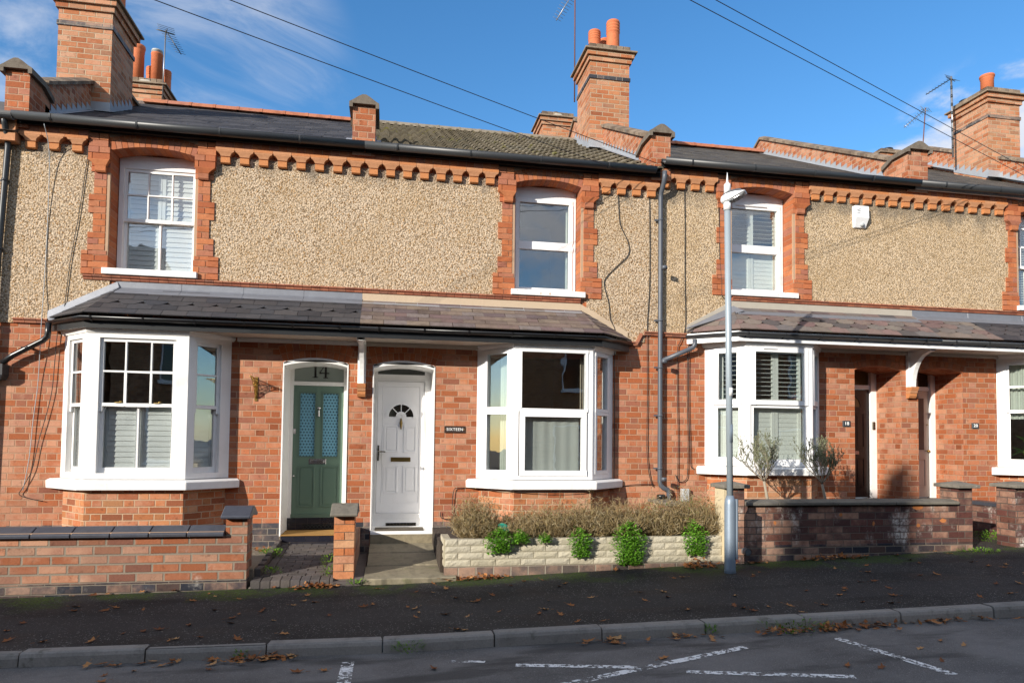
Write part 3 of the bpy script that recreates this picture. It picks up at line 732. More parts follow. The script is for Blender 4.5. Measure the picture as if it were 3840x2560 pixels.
    mb = MB(); mb.box(A, B, -.074 if False else -.02, .02, cz + .20, 5.80 + dz)
    for p, q in lim: mb.box(p, q, -.073, .0, cz + .20, 5.79 + dz)
    mb.build('eaves_mortar', M_MORTAR, T)
    proto = None
    for p, q in lim:
        k = max(1, round((q - p - .03) / .2435)); st = (q - p) / k
        for i in range(k):
            c = p + (i + .5) * st
            if proto is None:
                m_ = corbel_bm(); o = m_.build('corbel', M_TERRA, None); o.parent = T; proto = o
            else:
                o = proto.copy(); COL.objects.link(o); o.parent = T
            o.location = Vector((c, -.012, cz)) - wloc[T.name]; wloc[o.name] = Vector((c, 0, cz))
    # --- fascia and gutter
    fm = M_FASCIA if n != 20 else M_UPVC; gm = M_GUTTER
    mb = MB(); mb.box(A + .01, B - .01, -.140, -.112, 5.742 + dz, 5.87 + dz); mb.box(A, B, -.112, .0, 5.752 + dz, 5.80 + dz); mb.build('fascia', fm, T)
    gt = thing_part('gutter', T)
    mb = MB(); mb.sweep(half_round(.060, .005, .030), [(A + (.0 if n != 18 else .02), -.228, 5.845 + dz), (B - (.12 if n == 16 else 0), -.228, 5.845 + dz)], smooth=True); gt = mb.build('gutter', gm, T)
    mb = MB(); k = 4
    for i in range(k):
        c = A + .45 + i * (B - A - .6) / (k - .3)
        mb.sweep(half_round(.0645, .006, .030), [(c - .012, -.228, 5.845 + dz), (c + .012, -.228, 5.845 + dz)])
        mb.tube([(c, -.20, 5.79 + dz), (c - .02, -.165, 5.775 + dz)], .006, 5)
    mb.build('gutter_bracket', gm, gt)
    # --- upper window
    fw = M_WHITE if n == 14 else M_UPVC
    U = MB(); fz0 = 3.925 + dz; d0 = .25
    U.holes(wa + .008, wb - .008, fz0, wspr + wrise - .02, [(wa + .065, wb - .065, fz0 + .04, 5.40 + dz)], d0, d0 + .08); win = U.build('upper_window', fw, T)
    sl_ = MB(); sl_.box(wa - .055, wb + .065, -.085, .25, 3.842 + dz, 3.925 + dz); sl_.build('sill', M_SILLW if n == 14 else M_FLAKY, win, bevel=.006)
    u0, u1 = wa + .065, wb - .065; zt = 5.40 + dz; zb0 = fz0 + .04; zm = zb0 + (zt - zb0) * .50
    if n in (14, 20):
        sash(win, ident, u0, u1, zm - .02, zt, .042, d0 + .02, .035, fw, [u0 + (u1 - u0) / 3, u0 + 2 * (u1 - u0) / 3], [zm + (zt - zm) * .5], .022)
        sash(win, ident, u0, u1, zb0, zm + .02, .042, d0 + .06, .035, fw, [(u0 + u1) / 2], [], .03)
        h = MB(); h.box(u0 - .03, u0 + .01, d0 - .005, d0 + .03, zm - .07, zm + .0); h.box(u1 - .01, u1 + .03, d0 - .005, d0 + .03, zm - .07, zm); h.build('sash_horn', fw, win)
    else:
        sash(win, ident, u0 - .01, u1 + .01, zm - .005, zt, .062, d0 - .012, .06, fw)
        sash(win, ident, u0 - .01, u1 + .01, zb0, zm - .005, .062, d0 - .012, .06, fw)
        if n == 18:
            v = MB(); v.sweep([(0, 0), (.025, .006), (.028, .018), (0, .022)], [(u0 + .15, d0 - .012, zt - .03), (u1 - .25, d0 - .012, zt - .03)]); v.build('trickle_vent', fw, win)
    if n == 14:
        shutter(win, ident, u0 + .01, u1 - .01, zb0, zm, .345, 2, 80, M_SHUT, .064); shutter(win, ident, u0 + .01, u1 - .01, zm + .01, zt, .345, 2, 76, M_SHUT, .064)
    if n == 18:
        shutter(win, ident, u0 + .01, u1 - .01, zb0, zm, .35, 2, 84, M_SHUT_GREEN, .066); shutter(win, ident, u0 + .01, u1 - .01, zm + .01, zt, .35, 2, 12, M_SHUT_GREEN, .066)
    if n == 20: shutter(win, ident, u0 + .01, u1 - .01, zb0, zt, .36, 1, 30, M_SHUT, .03, .01)
    if n == 16:
        drape(win, ident, (u0 + .0, u0 + .05), zb0, zt, .37, .01, 2, M_NET_WHITE); drape(win, ident, (u1 - .075, u1), zb0, zt, .37, .012, 2, M_NET_WHITE)
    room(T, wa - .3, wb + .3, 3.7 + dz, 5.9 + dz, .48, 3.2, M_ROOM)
    # --- bay window
    P = [(b0, 0), (b1, -.45), (b2, -.45), (b3, 0)]
    ztop = soff
    base = MB(); base.prism([(b0 + .02, .02), (b1 + .02, -.44), (b2 - .02, -.44), (b3 - .02, .02)], -.1, sz - .13)
    bay = MB(); frs = [face_frame(P[i], P[i + 1]) for i in range(3)]
    fm = M_WHITE if n in (14, 20) else M_UPVC
    ft = .10
    hl = []
    m14 = n in (14, 20)
    for i, (fr, ln) in enumerate(frs):
        if i == 1: h = (.145 if m14 else .075, ln - (.155 if m14 else .075), sz + (.075 if m14 else .05), ztop - (.12 if m14 else .075))
        else: h = ((.13, ln - .13) if m14 else (.14, ln - .06)) + (sz + .075, ztop - (.125 if m14 else .085)) if i == 0 else ((.10, ln - .15) if m14 else (.06, ln - .15)) + (sz + .075, ztop - (.125 if m14 else .085))
        hl.append(h); bay.holes(0, ln, sz, ztop, [h], 0, ft, fr=fr)
    bw = bay.build('bay_window', fm, T)
    base.build('bay_base', M_BAYBRICK, bw)
    sb = MB(); sb.sweep([(-.16, 0), (.095, 0), (.10, .10), (.05, .122), (-.16, .135)], [(b0 - .09, .035, sz - .135), (b1, -.45, sz - .135), (b2, -.45, sz - .135), (b3 + .09, .035, sz - .135)]); sb.build('sill', M_SILLW, bw, bevel=.006)
    # lintel moulding under the soffit
    lm = MB(); lm.sweep([(-.02, 0), (.012, 0), (.028, .03), (.034, .06), (-.02, .06)], [(b0 - .03, 0.02, soff - .062), (b1, -.45, soff - .062), (b2, -.45, soff - .062), (b3 + .03, 0.02, soff - .062)]); lm.build('head_moulding', fm, bw)
    zmid = sz + (ztop - sz) * .51
    for i, (fr, ln) in enumerate(frs):
        u0, u1, z0, z1 = hl[i]; zr = z0 + (z1 - z0) * .505
        if n == 14:
            bu = [u0 + (u1 - u0) / 3, u0 + 2 * (u1 - u0) / 3] if i == 1 else []
            sash(bw, fr, u0, u1, zr - .02, z1, .042, .03, .035, fm, bu, [zr + (z1 - zr) * .5], .024)
            sash(bw, fr, u0, u1, z0, zr + .022, .045, .068, .035, fm, [(u0 + u1) / 2] if i == 1 else [], [], .03, wb=.07)
            hn = MB(); hn.holes(u0 + .0, u0 + .04, zr - .085, zr - .02, [], .03, .06, fr=fr); hn.holes(u1 - .04, u1, zr - .085, zr - .02, [], .03, .06, fr=fr); hn.build('sash_horn', fm, bw)
            shutter(bw, fr, u0 + .02, u1 - .02, z0 + .02, zr + .0, .125, 2 if i == 1 else 1, 80, M_SHUT, .064)
            if i == 1:
                lk = MB()
                for q in (.25, .76): c = u0 + (u1 - u0) * q; lk.lathe(fr(c + .03, .02, zr + .03), [(.012, 0), (.014, .012), (.006, .02)], 8); lk.obox(fr(c - .005, .02, zr + .03), (.03, 0, 0), (0, .006, 0), (0, 0, .006))
                lk.build('sash_lock', M_BRASS, bw)
            if i == 0: drape(bw, fr, (u0 + .02, u0 + .16), z0 + .3, z1, .2, .014, 2, M_CURTAIN)
        elif n == 16:
            if i == 1:
                sash(bw, fr, u0, u1, zr + .01, z1, .038, -.012, .07, fm); sash(bw, fr, u0 + .015, u1 - .015, z0, zr + .01, .078, -.02, .07, fm)
                drape(bw, fr, (u0 + .105, u1 - .10), z0 + .06, zr - .075, .10, .0045, 5, M_NET, 'net_curtain')
            else:
                sash(bw, fr, u0, u1, zr + .01, z1, .05, -.012, .07, fm); sash(bw, fr, u0, u1, z0, zr + .01, .05, -.012, .07, fm)
                if i == 0: drape(bw, fr, (u0 + .10, u0 + .22), z0 - .05, z1 - .05, .25, .02, 3, M_NET_WHITE); drape(bw, fr, (u0 + .26, u0 + .34), z0 - .05, z1 - .05, .22, .014, 2, M_NET_WHITE)
                else: drape(bw, fr, (u0 + .02, u0 + .26), z0 - .05, z1 - .05, .24, .02, 4, M_CURTAIN)
        elif n == 18:
            sash(bw, fr, u0, u1, zr - .01, z1, .075, -.012, .06, fm); sash(bw, fr, u0, u1, z0, zr + .0, .055, .015, .06, fm)
            shutter(bw, fr, u0 + .05, u1 - .04, zr + .0, z1 - .03, .13, 2 if i == 1 else 1, 12, M_SHUT_GREEN, .066, .05)
            shutter(bw, fr, u0 + .03, u1 - .03, z0 + .02, zr - .01, .13, 2 if i == 1 else 1, 84, M_SHUT_GREEN, .066, .05)
            if i == 1: v = MB(); v.sweep([(0, 0), (.02, .006), (.022, .016), (0, .02)], [(b1 + u0 + .2, -.462, z1 - .035), (b1 + u0 + .42, -.462, z1 - .035)]); v.build('trickle_vent', fm, bw)
        else:
            sash(bw, fr, u0, u1, zr - .02, z1, .045, .03, .035, fm, [(u0 + u1) / 2] if i == 1 else [], [zr + (z1 - zr) * .5], .024)
            sash(bw, fr, u0, u1, z0, zr + .022, .05, .068, .035, fm)
            if i == 0: drape(bw, fr, (u0 + .02, u0 + .30), zr - .12, z1, .18, .02, 4, M_NET_WHITE)
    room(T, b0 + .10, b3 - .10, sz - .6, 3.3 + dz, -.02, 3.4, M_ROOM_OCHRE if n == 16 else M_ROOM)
    mb = MB(); mb.prism([(b0 + .13, 0), (b1 + .06, -.33), (b2 - .06, -.33), (b3 - .13, 0), (b3 - .13, .3), (b0 + .13, .3)], sz - .03, sz + .005); mb.build('window_board', fm, bw)
    # --- canopy over bay and door
    e = 3.37; en = 3.97
    eave = [(fx(en), -.05), (fx(e), -.60), (xc, -.60)]
    if s > 0: eave = eave[::-1]
    zg = 3.185 + dz * .95
    cm = M_GUTTER if n in (18, 20) else M_BLACK
    can = MB()
    # soffit board
    can.prism([(fx(en) - s * .03, .0), (fx(e), -.53), (xc, -.53), (xc, .0)], soff, soff + .02)
    canopy = can.build('canopy', M_SOFFIT if n in (14, 16) else M_SOFFIT, T)
    mo = MB(); mo.box(*sorted((xc + s * .05, fx(1.66))), -.045, .01, soff - .055, soff - .004); mo.build('soffit_moulding', M_SOFFIT if n != 14 else M_WHITE, canopy)
    fp = [(fx(en) - s * .02, -.03, soff - .012), (fx(e), -.53, soff - .012), (xc, -.53, soff - .012)]
    if s > 0: fp = fp[::-1]
    fb = MB(); fb.sweep([(0, 0), (.022, 0), (.022, .15), (0, .15)], fp); fb.build('fascia', M_FASCIA if n in (14, 16) else M_UPVC, canopy)
    ga = MB(); ga.sweep(half_round(.052), [(x, y, zg) for x, y in eave], smooth=True); gut = ga.build('gutter', cm, canopy)
    gb = MB(); k = 6
    for i in range(k):
        c = xc + s * (.25 + i * (e - .35) / (k - 1)); gb.sweep(half_round(.057, .006), [(c - .011, -.60, zg), (c + .011, -.60, zg)]); gb.tube([(c, -.575, zg - .05), (c - .012, -.545, zg - .075)], .006, 5)
    gb.build('gutter_bracket', cm, gut)
    # slates: front slope and the hipped end
    zt_, ze = 3.645 + dz, zg + .045; th_ = fx(3.20); yt = -.045
    t = Vector((1, 0, 0)); upv = Vector((0, yt + .61, zt_ - ze)); Ls = upv.length
    sm = MB(); O = Vector((min(fx(e), xc), -.61, ze)); wd = abs(fx(e) - xc)
    a0, a1 = 0, wd
    if s > 0: poly = [(0, 0), (wd, 0), (wd - (e - 3.20), Ls), (0, Ls)]
    else: poly = [(0, 0), (wd, 0), (wd, Ls), (e - 3.20, Ls)]
    pat = {14: (lambda k: k == 2), 16: None, 18: (lambda k: k in (1, 2, 3)), 20: (lambda k: k in (1, 2, 3))}[n]
    sl_m = {14: M_SLATE, 16: M_SLATE_BROWN, 18: M_SLATE_MIX, 20: M_SLATE}[n]
    sw_, gg = ((.30, .135) if n == 14 else (.31, .118) if n == 16 else (.30, .15))
    seg = poly
    if n == 20:
        slates(sm, O, t, upv, wd, Ls, sw_, gg, .006, clip=clip_poly([(0, 0), (1.15, 0), (.95, Ls), (0, Ls)], poly), pattern=pat, seed=n, jitter=.004, mi=1)
        slates(sm, O, t, upv, wd, Ls, sw_, gg, .006, clip=clip_poly([(1.15, 0), (9, 0), (9, Ls), (.95, Ls)], poly), pattern=pat, seed=n + 50, jitter=.004)
    else: slates(sm, O, t, upv, wd, Ls, sw_, gg, .006, clip=poly, pattern=pat, seed=n, jitter=.004 if n != 14 else .002)
    # hip end
    C0 = Vector((fx(e), -.61, ze)); C1 = Vector((fx(en) + s * .02, -.06, ze)); C2 = Vector((th_, yt, zt_))
    te = (C1 - C0).normalized(); rel = C2 - C0; ue = rel - te * rel.dot(te); He = ue.length
    pl = [(0, 0), ((C1 - C0).length, 0), (rel.dot(te) + .02, He), (rel.dot(te), He)]
    slates(sm, C0, te, ue, 1.2, He, sw_ * .8, gg * .95, .006, clip=pl, seed=n + 7, jitter=.003)
    un = MB(); un.poly([C0, C1, C2]); un.poly([O + Vector((0, 0, -.004)), O + t * wd - Vector((0, 0, .004)), O + t * wd + upv, O + upv][:4])
    o_ = sm.build('slates', [sl_m, M_SLATE_MIX], canopy)
    # upstand flashing
    fl = MB()
    xa_, xb_ = sorted((th_, xc))
    if n == 14 or n == 20:
        k = 4 if n == 14 else 3
        for i in range(k):
            p, q = xa_ + (xb_ - xa_) * i / k, xa_ + (xb_ - xa_) * (i + 1) / k + .004
            fl.loft([[(x, -.018, zt_ + .12), (x, -.024, zt_ + .03), (x, -.05, zt_ + .012), (x, -.145, zt_ - .055), (x, -.145, zt_ - .068), (x, .0, zt_ - .02), (x, .0, zt_ + .12)] for x in (p, q)])
        C2b = Vector((th_, -.02, zt_ + .12)); C1b = Vector((fx(en) + s * .07, -.02, ze + .10)); dn = Vector((0, -.10, -.10))
        fl.loft([[C2b, C2b + Vector((s * -.03, -.03, -.09)), C2b + Vector((-s * .0, -.11, -.155)), C2b + Vector((0, .01, -.1))], [C1b, C1b + Vector((s * -.02, -.03, -.10)), C1b + Vector((-s * .06, -.07, -.155)), C1b + Vector((0, .01, -.1))]])
        fl.build('lead_flashing', M_LEAD, canopy, bevel=.006)
    else:
        fl.box(xa_ + (.0 if n == 16 else 0), xb_, -.026, .0, zt_ + .0, zt_ + .112)
        C2b = Vector((th_, -.024, zt_ + .112)); C1b = Vector((fx(en) - s * .02, -.024, ze + .13))
        fl.extr([C2b, C2b + Vector((0, 0, -.16)), C1b + Vector((0, 0, -.13)), C1b], (0, .03, 0))
        fl.build('cement_flashing', M_CEMENT if n == 16 else M_CEMENT_GREY, canopy)
        lf = MB(); lf.loft([[(x, -.03, zt_ + .012), (x, -.13 - (.10 if n == 18 else 0), zt_ - .045 - (.07 if n == 18 else 0)), (x, -.13 - (.1 if n == 18 else 0), zt_ - .058 - (.07 if n == 18 else 0)), (x, -.02, zt_ - .02)] for x in (xa_, xb_)])
        if n == 18:
            lf.extr([C2 + Vector((0, -.0, .02)), C2 + Vector((.10, -.16, -.08)), C1 + Vector((.02, -.06, .05)), C1 + Vector((0, .0, .06))], (0, -.012, .012))
        lf.build('lead_apron', M_LEAD_BLUE if n == 16 else M_LEAD, canopy)
    # --- roof
    rf = MB(); ey = -.235
    A_, B_ = A, B
    up = Vector((0, 1, RS)); slope = math.sqrt(1 + RS * RS); Ls = (RIDGE_Y - ey) * slope; O = Vector((A_, ey, roof_z(zb, ey)))
    if n == 16:
        tw, gauge = .30, .325; cols = int((B_ - A_) / tw); tw = (B_ - A_) / cols; rows = int(Ls / gauge); upn = up.normalized(); nr = Vector((0, -RS, 1)).normalized(); rng = random.Random(3)
        sec = [(0, .0), (.16, .0), (.20, .022), (.26, .042), (.33, .047), (.40, .042), (.46, .022), (.50, 0), (.62, .0), (.68, .022), (.76, .045), (.83, .047), (.90, .042), (.96, .02), (1, 0)]
        for k in range(rows + 1):
            for i in range(cols):
                dj = rng.uniform(-.007, .007); lj = rng.uniform(0, .008)
                a = [O + Vector((A_ * 0 + (i + q) * tw, 0, 0)) + upn * (k * gauge + dj) + nr * (h + .045 + lj) for q, h in sec]
                b = [O + Vector(((i + q) * tw, 0, 0)) + upn * min(Ls, (k + 1.12) * gauge) + nr * (h + .0) for q, h in sec]
                c = [p - nr * .028 for p in a]
                rf.loft([c, a, b], cap=False, closed=False)
        roof = rf.build('roof', M_CONC_TILE, T, recalc=False)
    else:
        slates(rf, O, (1, 0, 0), up, B_ - A_, Ls, .255 if n != 14 else .30, .20, .006, clip=[(0, 0), (B_ - A_, 0), (B_ - A_, Ls), (0, Ls)], seed=n + 20, jitter=.012, lift=.007)
        roof = rf.build('roof', M_SLATE_TOP if n == 14 else M_SLATE_OLD, T)
    un = MB(); un.box(A_, B_, 0, 0, 0, 0) if False else None
    un.poly([(A_, ey, roof_z(zb, ey) - .004), (B_, ey, roof_z(zb, ey) - .004), (B_, RIDGE_Y, roof_z(zb, RIDGE_Y) - .004), (A_, RIDGE_Y, roof_z(zb, RIDGE_Y) - .004)])
    un.poly([(A_, RIDGE_Y, roof_z(zb, RIDGE_Y)), (B_, RIDGE_Y, roof_z(zb, RIDGE_Y)), (B_, 2 * RIDGE_Y + .2, roof_z(zb, -.2)), (A_, 2 * RIDGE_Y + .2, roof_z(zb, -.2))])
    un.build('roof_deck', M_SLATE_OLD, roof, recalc=False)
    rd = MB(); zr_ = roof_z(zb, RIDGE_Y); k = int((B_ - A_) / .42)
    for i in range(k):
        p, q = A_ + (B_ - A_) * i / k, A_ + (B_ - A_) * (i + 1) / k - .006
        def arcs(x, o=0): return [(x, RIDGE_Y + math.cos(a_) * (.115 + o), zr_ + .005 + math.sin(a_) * (.105 + o)) for a_ in [PI * j / 8 for j in range(9)]]
        rd.loft([arcs(p), arcs(q)], cap=True); rd.loft([arcs(q - .05, .006), arcs(q + .004, .006)])
    rd.build('ridge_tiles', M_RIDGE if n != 16 else M_RIDGE_GREY, roof)
    return T

def thing_part(name, T): return None
for H in (H14, H16, H18, H20): build_house(H)
# ------------------------------------------------------------------ doors
def arched_plate(mb, a, b, z0, zs, rise, y0, y1, mi=0):
    pts = [(a, y0, z0)] + [(b, y0, z0)] + [(x, y0, z) for x, z in arc(a, b, zs, rise)][::-1]
    mb.extr(pts, (0, y1 - y0, 0), mi)
def panel_mould(mb, a, b, z0, z1, y, w=.022, h=.012, mi=0):
    mb.holes(a, b, z0, z1, [(a + w, b - w, z0 + w, z1 - w)], y - h, y + .002)
    mb.box(a + w + .018, b - w - .018, y - h * .7, y, z0 + w + .018, z1 - w - .018, mi)

def fanlight_frame(mb, a, b, z0, zs, rise, w, y0, y1):
    """bars round an arched light: bottom rail, jambs and an arched head"""
    mb.box(a, b, y0, y1, z0, z0 + w); mb.box(a, a + w, y0, y1, z0 + w, zs); mb.box(b - w, b, y0, y1, z0 + w, zs)
    o = arc(a, b, zs, rise); i = arc(a + w, b - w, zs - .004, rise * .92)
    for k in range(10):
        mb.extr([(o[k][0], y0, o[k][1]), (o[k + 1][0], y0, o[k + 1][1]), (i[k + 1][0], y0, i[k + 1][1]), (i[k][0], y0, i[k][1])], (0, y1 - y0, 0))

# house 14: painted reveal, sage door, numbered fanlight
T = H14['T']; da, db = H14['door']; y = .20
mb = MB(); mb.holes(da - .002, db + .002, .345, 2.745, [(da + .016, db - .016, .30, 2.70, .06)], -.012, .63)
o = arc(da - .002, db + .002, 2.745, .075); i_ = arc(da + .014, db - .014, 2.738, .07)
for k in range(10): mb.extr([(o[k][0], -.012, o[k][1]), (o[k + 1][0], -.012, o[k + 1][1]), (i_[k + 1][0], -.012, i_[k + 1][1] - .012), (i_[k][0], -.012, i_[k][1] - .012)], (0, .64, 0))
mb.build('door_reveal', M_WHITE, T)
K14 = 1.0399
XF[0] = lambda p: p if p[1] < .05 else (p[0] * K14, p[1] + .40, 1.7 + (p[2] - 1.7) * K14)
mb = MB(); mb.holes(-1.436, -.578, .56, 2.76, [(-1.355, -.662, .54, 2.445), (-1.352, -.668, 2.50, 2.715, .05)], .185, .245); fr14 = mb.build('door_frame', M_WHITE, T)
mb = MB(); arched_plate(mb, -1.36, -.66, 2.49, 2.72, .06, .215, .222); fan = mb.build('fanlight', M_GLASS_FROST, T)
mb = MB()
yl = .207
def stroke(pts): mb.extr([(x, yl, z) for x, z in pts], (0, .006, 0))
stroke([(-1.078, 2.57), (-1.050, 2.57), (-1.050, 2.752), (-1.078, 2.735)])
stroke([(-1.078, 2.735), (-1.050, 2.752), (-1.058, 2.752), (-1.112, 2.722), (-1.108, 2.714)])
stroke([(-1.104, 2.560), (-1.024, 2.560), (-1.024, 2.570), (-1.104, 2.570)])
stroke([(-.935, 2.562), (-.908, 2.562), (-.908, 2.752), (-.935, 2.752)])
stroke([(-.935, 2.752), (-.923, 2.752), (-.996, 2.634), (-1.008, 2.634)])
stroke([(-1.008, 2.618), (-.872, 2.618), (-.872, 2.634), (-1.008, 2.634)])
stroke([(-.955, 2.556), (-.888, 2.556), (-.888, 2.564), (-.955, 2.564)])
mb.build('number_lettering', M_BLACK, fan)
mb = MB(); mb.holes(-1.354, -.663, .575, 2.442, [(-1.275, -1.045, 1.43, 2.345), (-.958, -.725, 1.43, 2.345)], .205, .245)
dr = mb.build('front_door', M_GREEN, T, bevel=.003)
mb = MB()
for a, b in ((-1.275, -1.045), (-.958, -.725)):
    mb.holes(a - .008, b + .008, 1.42, 2.355, [(a + .012, b - .012, 1.44, 2.335)], .197, .212)
mb.build('glazing_bead', M_GREEN_D, dr)
for a, b in ((-1.275, -1.045), (-.958, -.725)):
    mb = MB(); mb.box(a, b, .222, .228, 1.43, 2.345); mb.build('door_glass', M_BLUEGLASS, dr)
mb = MB()
for a, b in ((-1.281, -1.042), (-.968, -.711)): panel_mould(mb, a, b, .72, 1.308, .205)
mb.box(-1.36, -.66, .18, .21, .575, .625); mb.build('door_panel', M_GREEN_D, dr, bevel=.002)
mb = MB(); mb.box(-1.13, -.892, .196, .206, 1.328, 1.405); mb.box(-1.105, -.917, .190, .197, 1.347, 1.386); mb.build('letterbox', M_CHROME, dr, bevel=.003)
mb = MB(); mb.lathe((-1.002, .196, 2.115), [(.026, 0), (.03, .014), (.012, .028)], 12); mb.tube([(-1.002, .19, 2.12), (-1.002, .178, 2.07), (-1.002, .188, 2.02)], [.009, .011, .014], 8); mb.lathe((-1.002, .188, 2.008), [(.018, 0), (.02, .012), (.008, .022)], 10); mb.build('door_knocker', M_CHROME, dr)
mb = MB(); mb.lathe((-1.332, .197, 1.80), [(.016, -.012), (.019, 0), (.016, .012)], 10); mb.box(-1.352, -1.312, .197, .205, 1.77, 1.83); mb.box(-1.35, -1.31, .185, .197, 1.755, 1.768); mb.lathe((-1.33, .199, 1.16), [(.012, -.01), (.014, .01)], 10); mb.build('door_lock', M_CHROME, dr)
mb = MB()   # tiled threshold
n_ = 5
for i in range(n_):
    a = da + .02 + i * (db - da - .04) / n_; b = da + .02 + (i + 1) * (db - da - .04) / n_ - .003
    mb.box(a, b, .175, .2, .492, .572); mb.box(a, b, .178, .2, .405, .488)
    mb.box(a, b, -.02, .0, .262, .345) 
for i in range(n_): mb.box(da + .01 + (i - .5) * .18 + .05, da + .01 + (i + .5) * .18 + .047, -.022, -.0, .232, .259) if i else None
mb.build('tiled_threshold', M_BLUETILE, T)
mb = MB(); mb.box(da + .012, db - .012, -.018, .2, .30, .349); mb.box(da + .02, db - .012, .182, .2, .40, .57); mb.box(da, db, -.016, 0, .225, .345); mb.build('threshold_bed', M_MORTAR_D, T)
mb = MB(); mb.box(-1.20, -.78, .165, .176, .412, .482); v14 = mb.build('air_vent', M_VOID, T)
mb = MB()
for i in range(8): mb.tube([(-1.16 + i * .05 + .022 * math.cos(q), .163, .447 + .022 * math.sin(q)) for q in [PI * 2 * j / 8 for j in range(9)]], .004, 4)
mb.build('vent_grille', M_BLACK, v14)

XF[0] = None
# house 16: white panelled plastic door
T = H16['T']; da, db = H16['door']; y = .12
mb = MB(); mb.holes(da, db + .004, .40, 2.745, [(da + .012, db - .014, .38, 2.70, .06)], -.012, .64)
o = arc(da, db + .004, 2.745, .075); i_ = arc(da + .012, db - .014, 2.735, .07)
for k in range(10): mb.extr([(o[k][0], -.012, o[k][1]), (o[k + 1][0], -.012, o[k + 1][1]), (i_[k + 1][0], -.012, i_[k + 1][1] - .01), (i_[k][0], -.012, i_[k][1] - .01)], (0, .65, 0))
mb.build('door_reveal', M_SILLW, T)
K16 = 1.0483
XF[0] = lambda p: p if p[1] < .05 else (p[0] * K16, p[1] + .48, 1.7 + (p[2] - 1.7) * K16)
mb = MB(); mb.holes(da + .010, db - .012, .575, 2.72, [(-.186, .490, .635, 2.53), (-.186, .486, 2.60, 2.715, .03)], .09, .16); mb.holes(-.20, .50, .62, 2.545, [(-.186, .49, .635, 2.53)], .078, .10)
fanlight_frame(mb, da + .010, db - .012, 2.57, 2.72, .072, .055, .085, .15)
mb.build('door_frame', M_UPVC, T)
mb = MB(); arched_plate(mb, -.19, .49, 2.595, 2.71, .06, .13, .137); mb.build('fanlight', plain('dim_fanlight', (.035, .042, .035), .15, spec=.7, var=.1), T)
mb = MB(); mb.holes(-.184, .488, .637, 2.528, [(-.112, .416, .78, 2.45)], .098, .13); mb.box(-.112, .416, .106, .13, .78, 2.45)
dr = mb.build('front_door', M_DOORW, T, bevel=.003)
mb = MB()
for a, b, z0, z1 in ((-.083, .119, 1.507, 1.893), (.194, .376, 1.507, 1.893), (-.075, .121, .922, 1.314), (.199, .386, .922, 1.314)): panel_mould(mb, a, b, z0, z1, .106, .018, .010)
mb.build('door_panel', M_DOORW, dr, bevel=.003)
cx, cz = .154, 2.02
def fan_seg(mb, r0, r1, t0, t1, y0, y1, n=8):
    for k in range(n):
        p, q = t0 + (t1 - t0) * k / n, t0 + (t1 - t0) * (k + 1) / n
        mb.extr([(cx + r * math.cos(t_), y0, cz + r * math.sin(t_)) for r, t_ in ((r0, p), (r1, p), (r1, q), (r0, q))], (0, y1 - y0, 0))
mb = MB(); fan_seg(mb, .176, .218, 0, PI, .090, .108, 16); fan_seg(mb, .03, .075, 0, PI, .090, .108, 12)
mb.box(cx - .22, cx - .17, .092, .108, cz - .025, cz); mb.box(cx + .17, cx + .22, .092, .108, cz - .025, cz)
for t_ in (PI * .25, PI * .5, PI * .75): mb.obox((cx + .125 * math.cos(t_), .097, cz + .125 * math.sin(t_)), (.055 * math.cos(t_), 0, .055 * math.sin(t_)), (0, .006, 0), (-.006 * math.sin(t_), 0, .006 * math.cos(t_)))
mb.build('sunburst_moulding', M_DOORW, dr)
mb = MB(); fan_seg(mb, .07, .18, 0, PI, .099, .106, 14); mb.build('door_glass', M_GLASS_DARK, dr)
mb = MB(); mb.box(.018, .298, .094, .108, 1.374, 1.436); mb.box(.035, .28, .089, .096, 1.388, 1.422); mb.build('letterbox', M_OLDBRASS, dr, bevel=.003)
mb = MB(); mb.box(-.172, -.15, .088, .10, 1.386, 1.605); mb.tube([(-.161, .09, 1.52), (-.161, .055, 1.52), (-.06, .055, 1.515)], .009, 8); mb.build('door_handle', M_BRONZE, dr)
mb = MB(); mb.tube([(.154, .085, 2.0), (.154, .078, 1.93), (.154, .084, 1.84)], [.008, .022, .008], 8); mb.build('door_knocker', M_OLDBRASS, dr)
mb = MB(); mb.box(da + .01, db - .01, .105, .16, .435, .58); mb.build('door_base', M_UPVC, T); XFK = XF[0]; XF[0] = None; mb = MB(); mb.box(da + .005, db + .02, -.035, .64, .352, .397); mb.build('door_step', M_SILLW, T, bevel=.005)
mb = MB(); mb.box(da + .005, db + .005, -.03, .1, .20, .352); mb.build('step_riser', M_STONE, T); XF[0] = XFK
mb = MB(); mb.box(-.038, .391, .098, .106, .448, .500); v16 = mb.build('air_vent', M_VOID, T)
mb = MB()
for i in range(9): mb.box(-.03 + i * .047, -.018 + i * .047, .092, .10, .45, .498)
mb.box(-.038, .391, .092, .1, .47, .476); mb.build('vent_grille', M_BRONZE, v16)

XF[0] = None
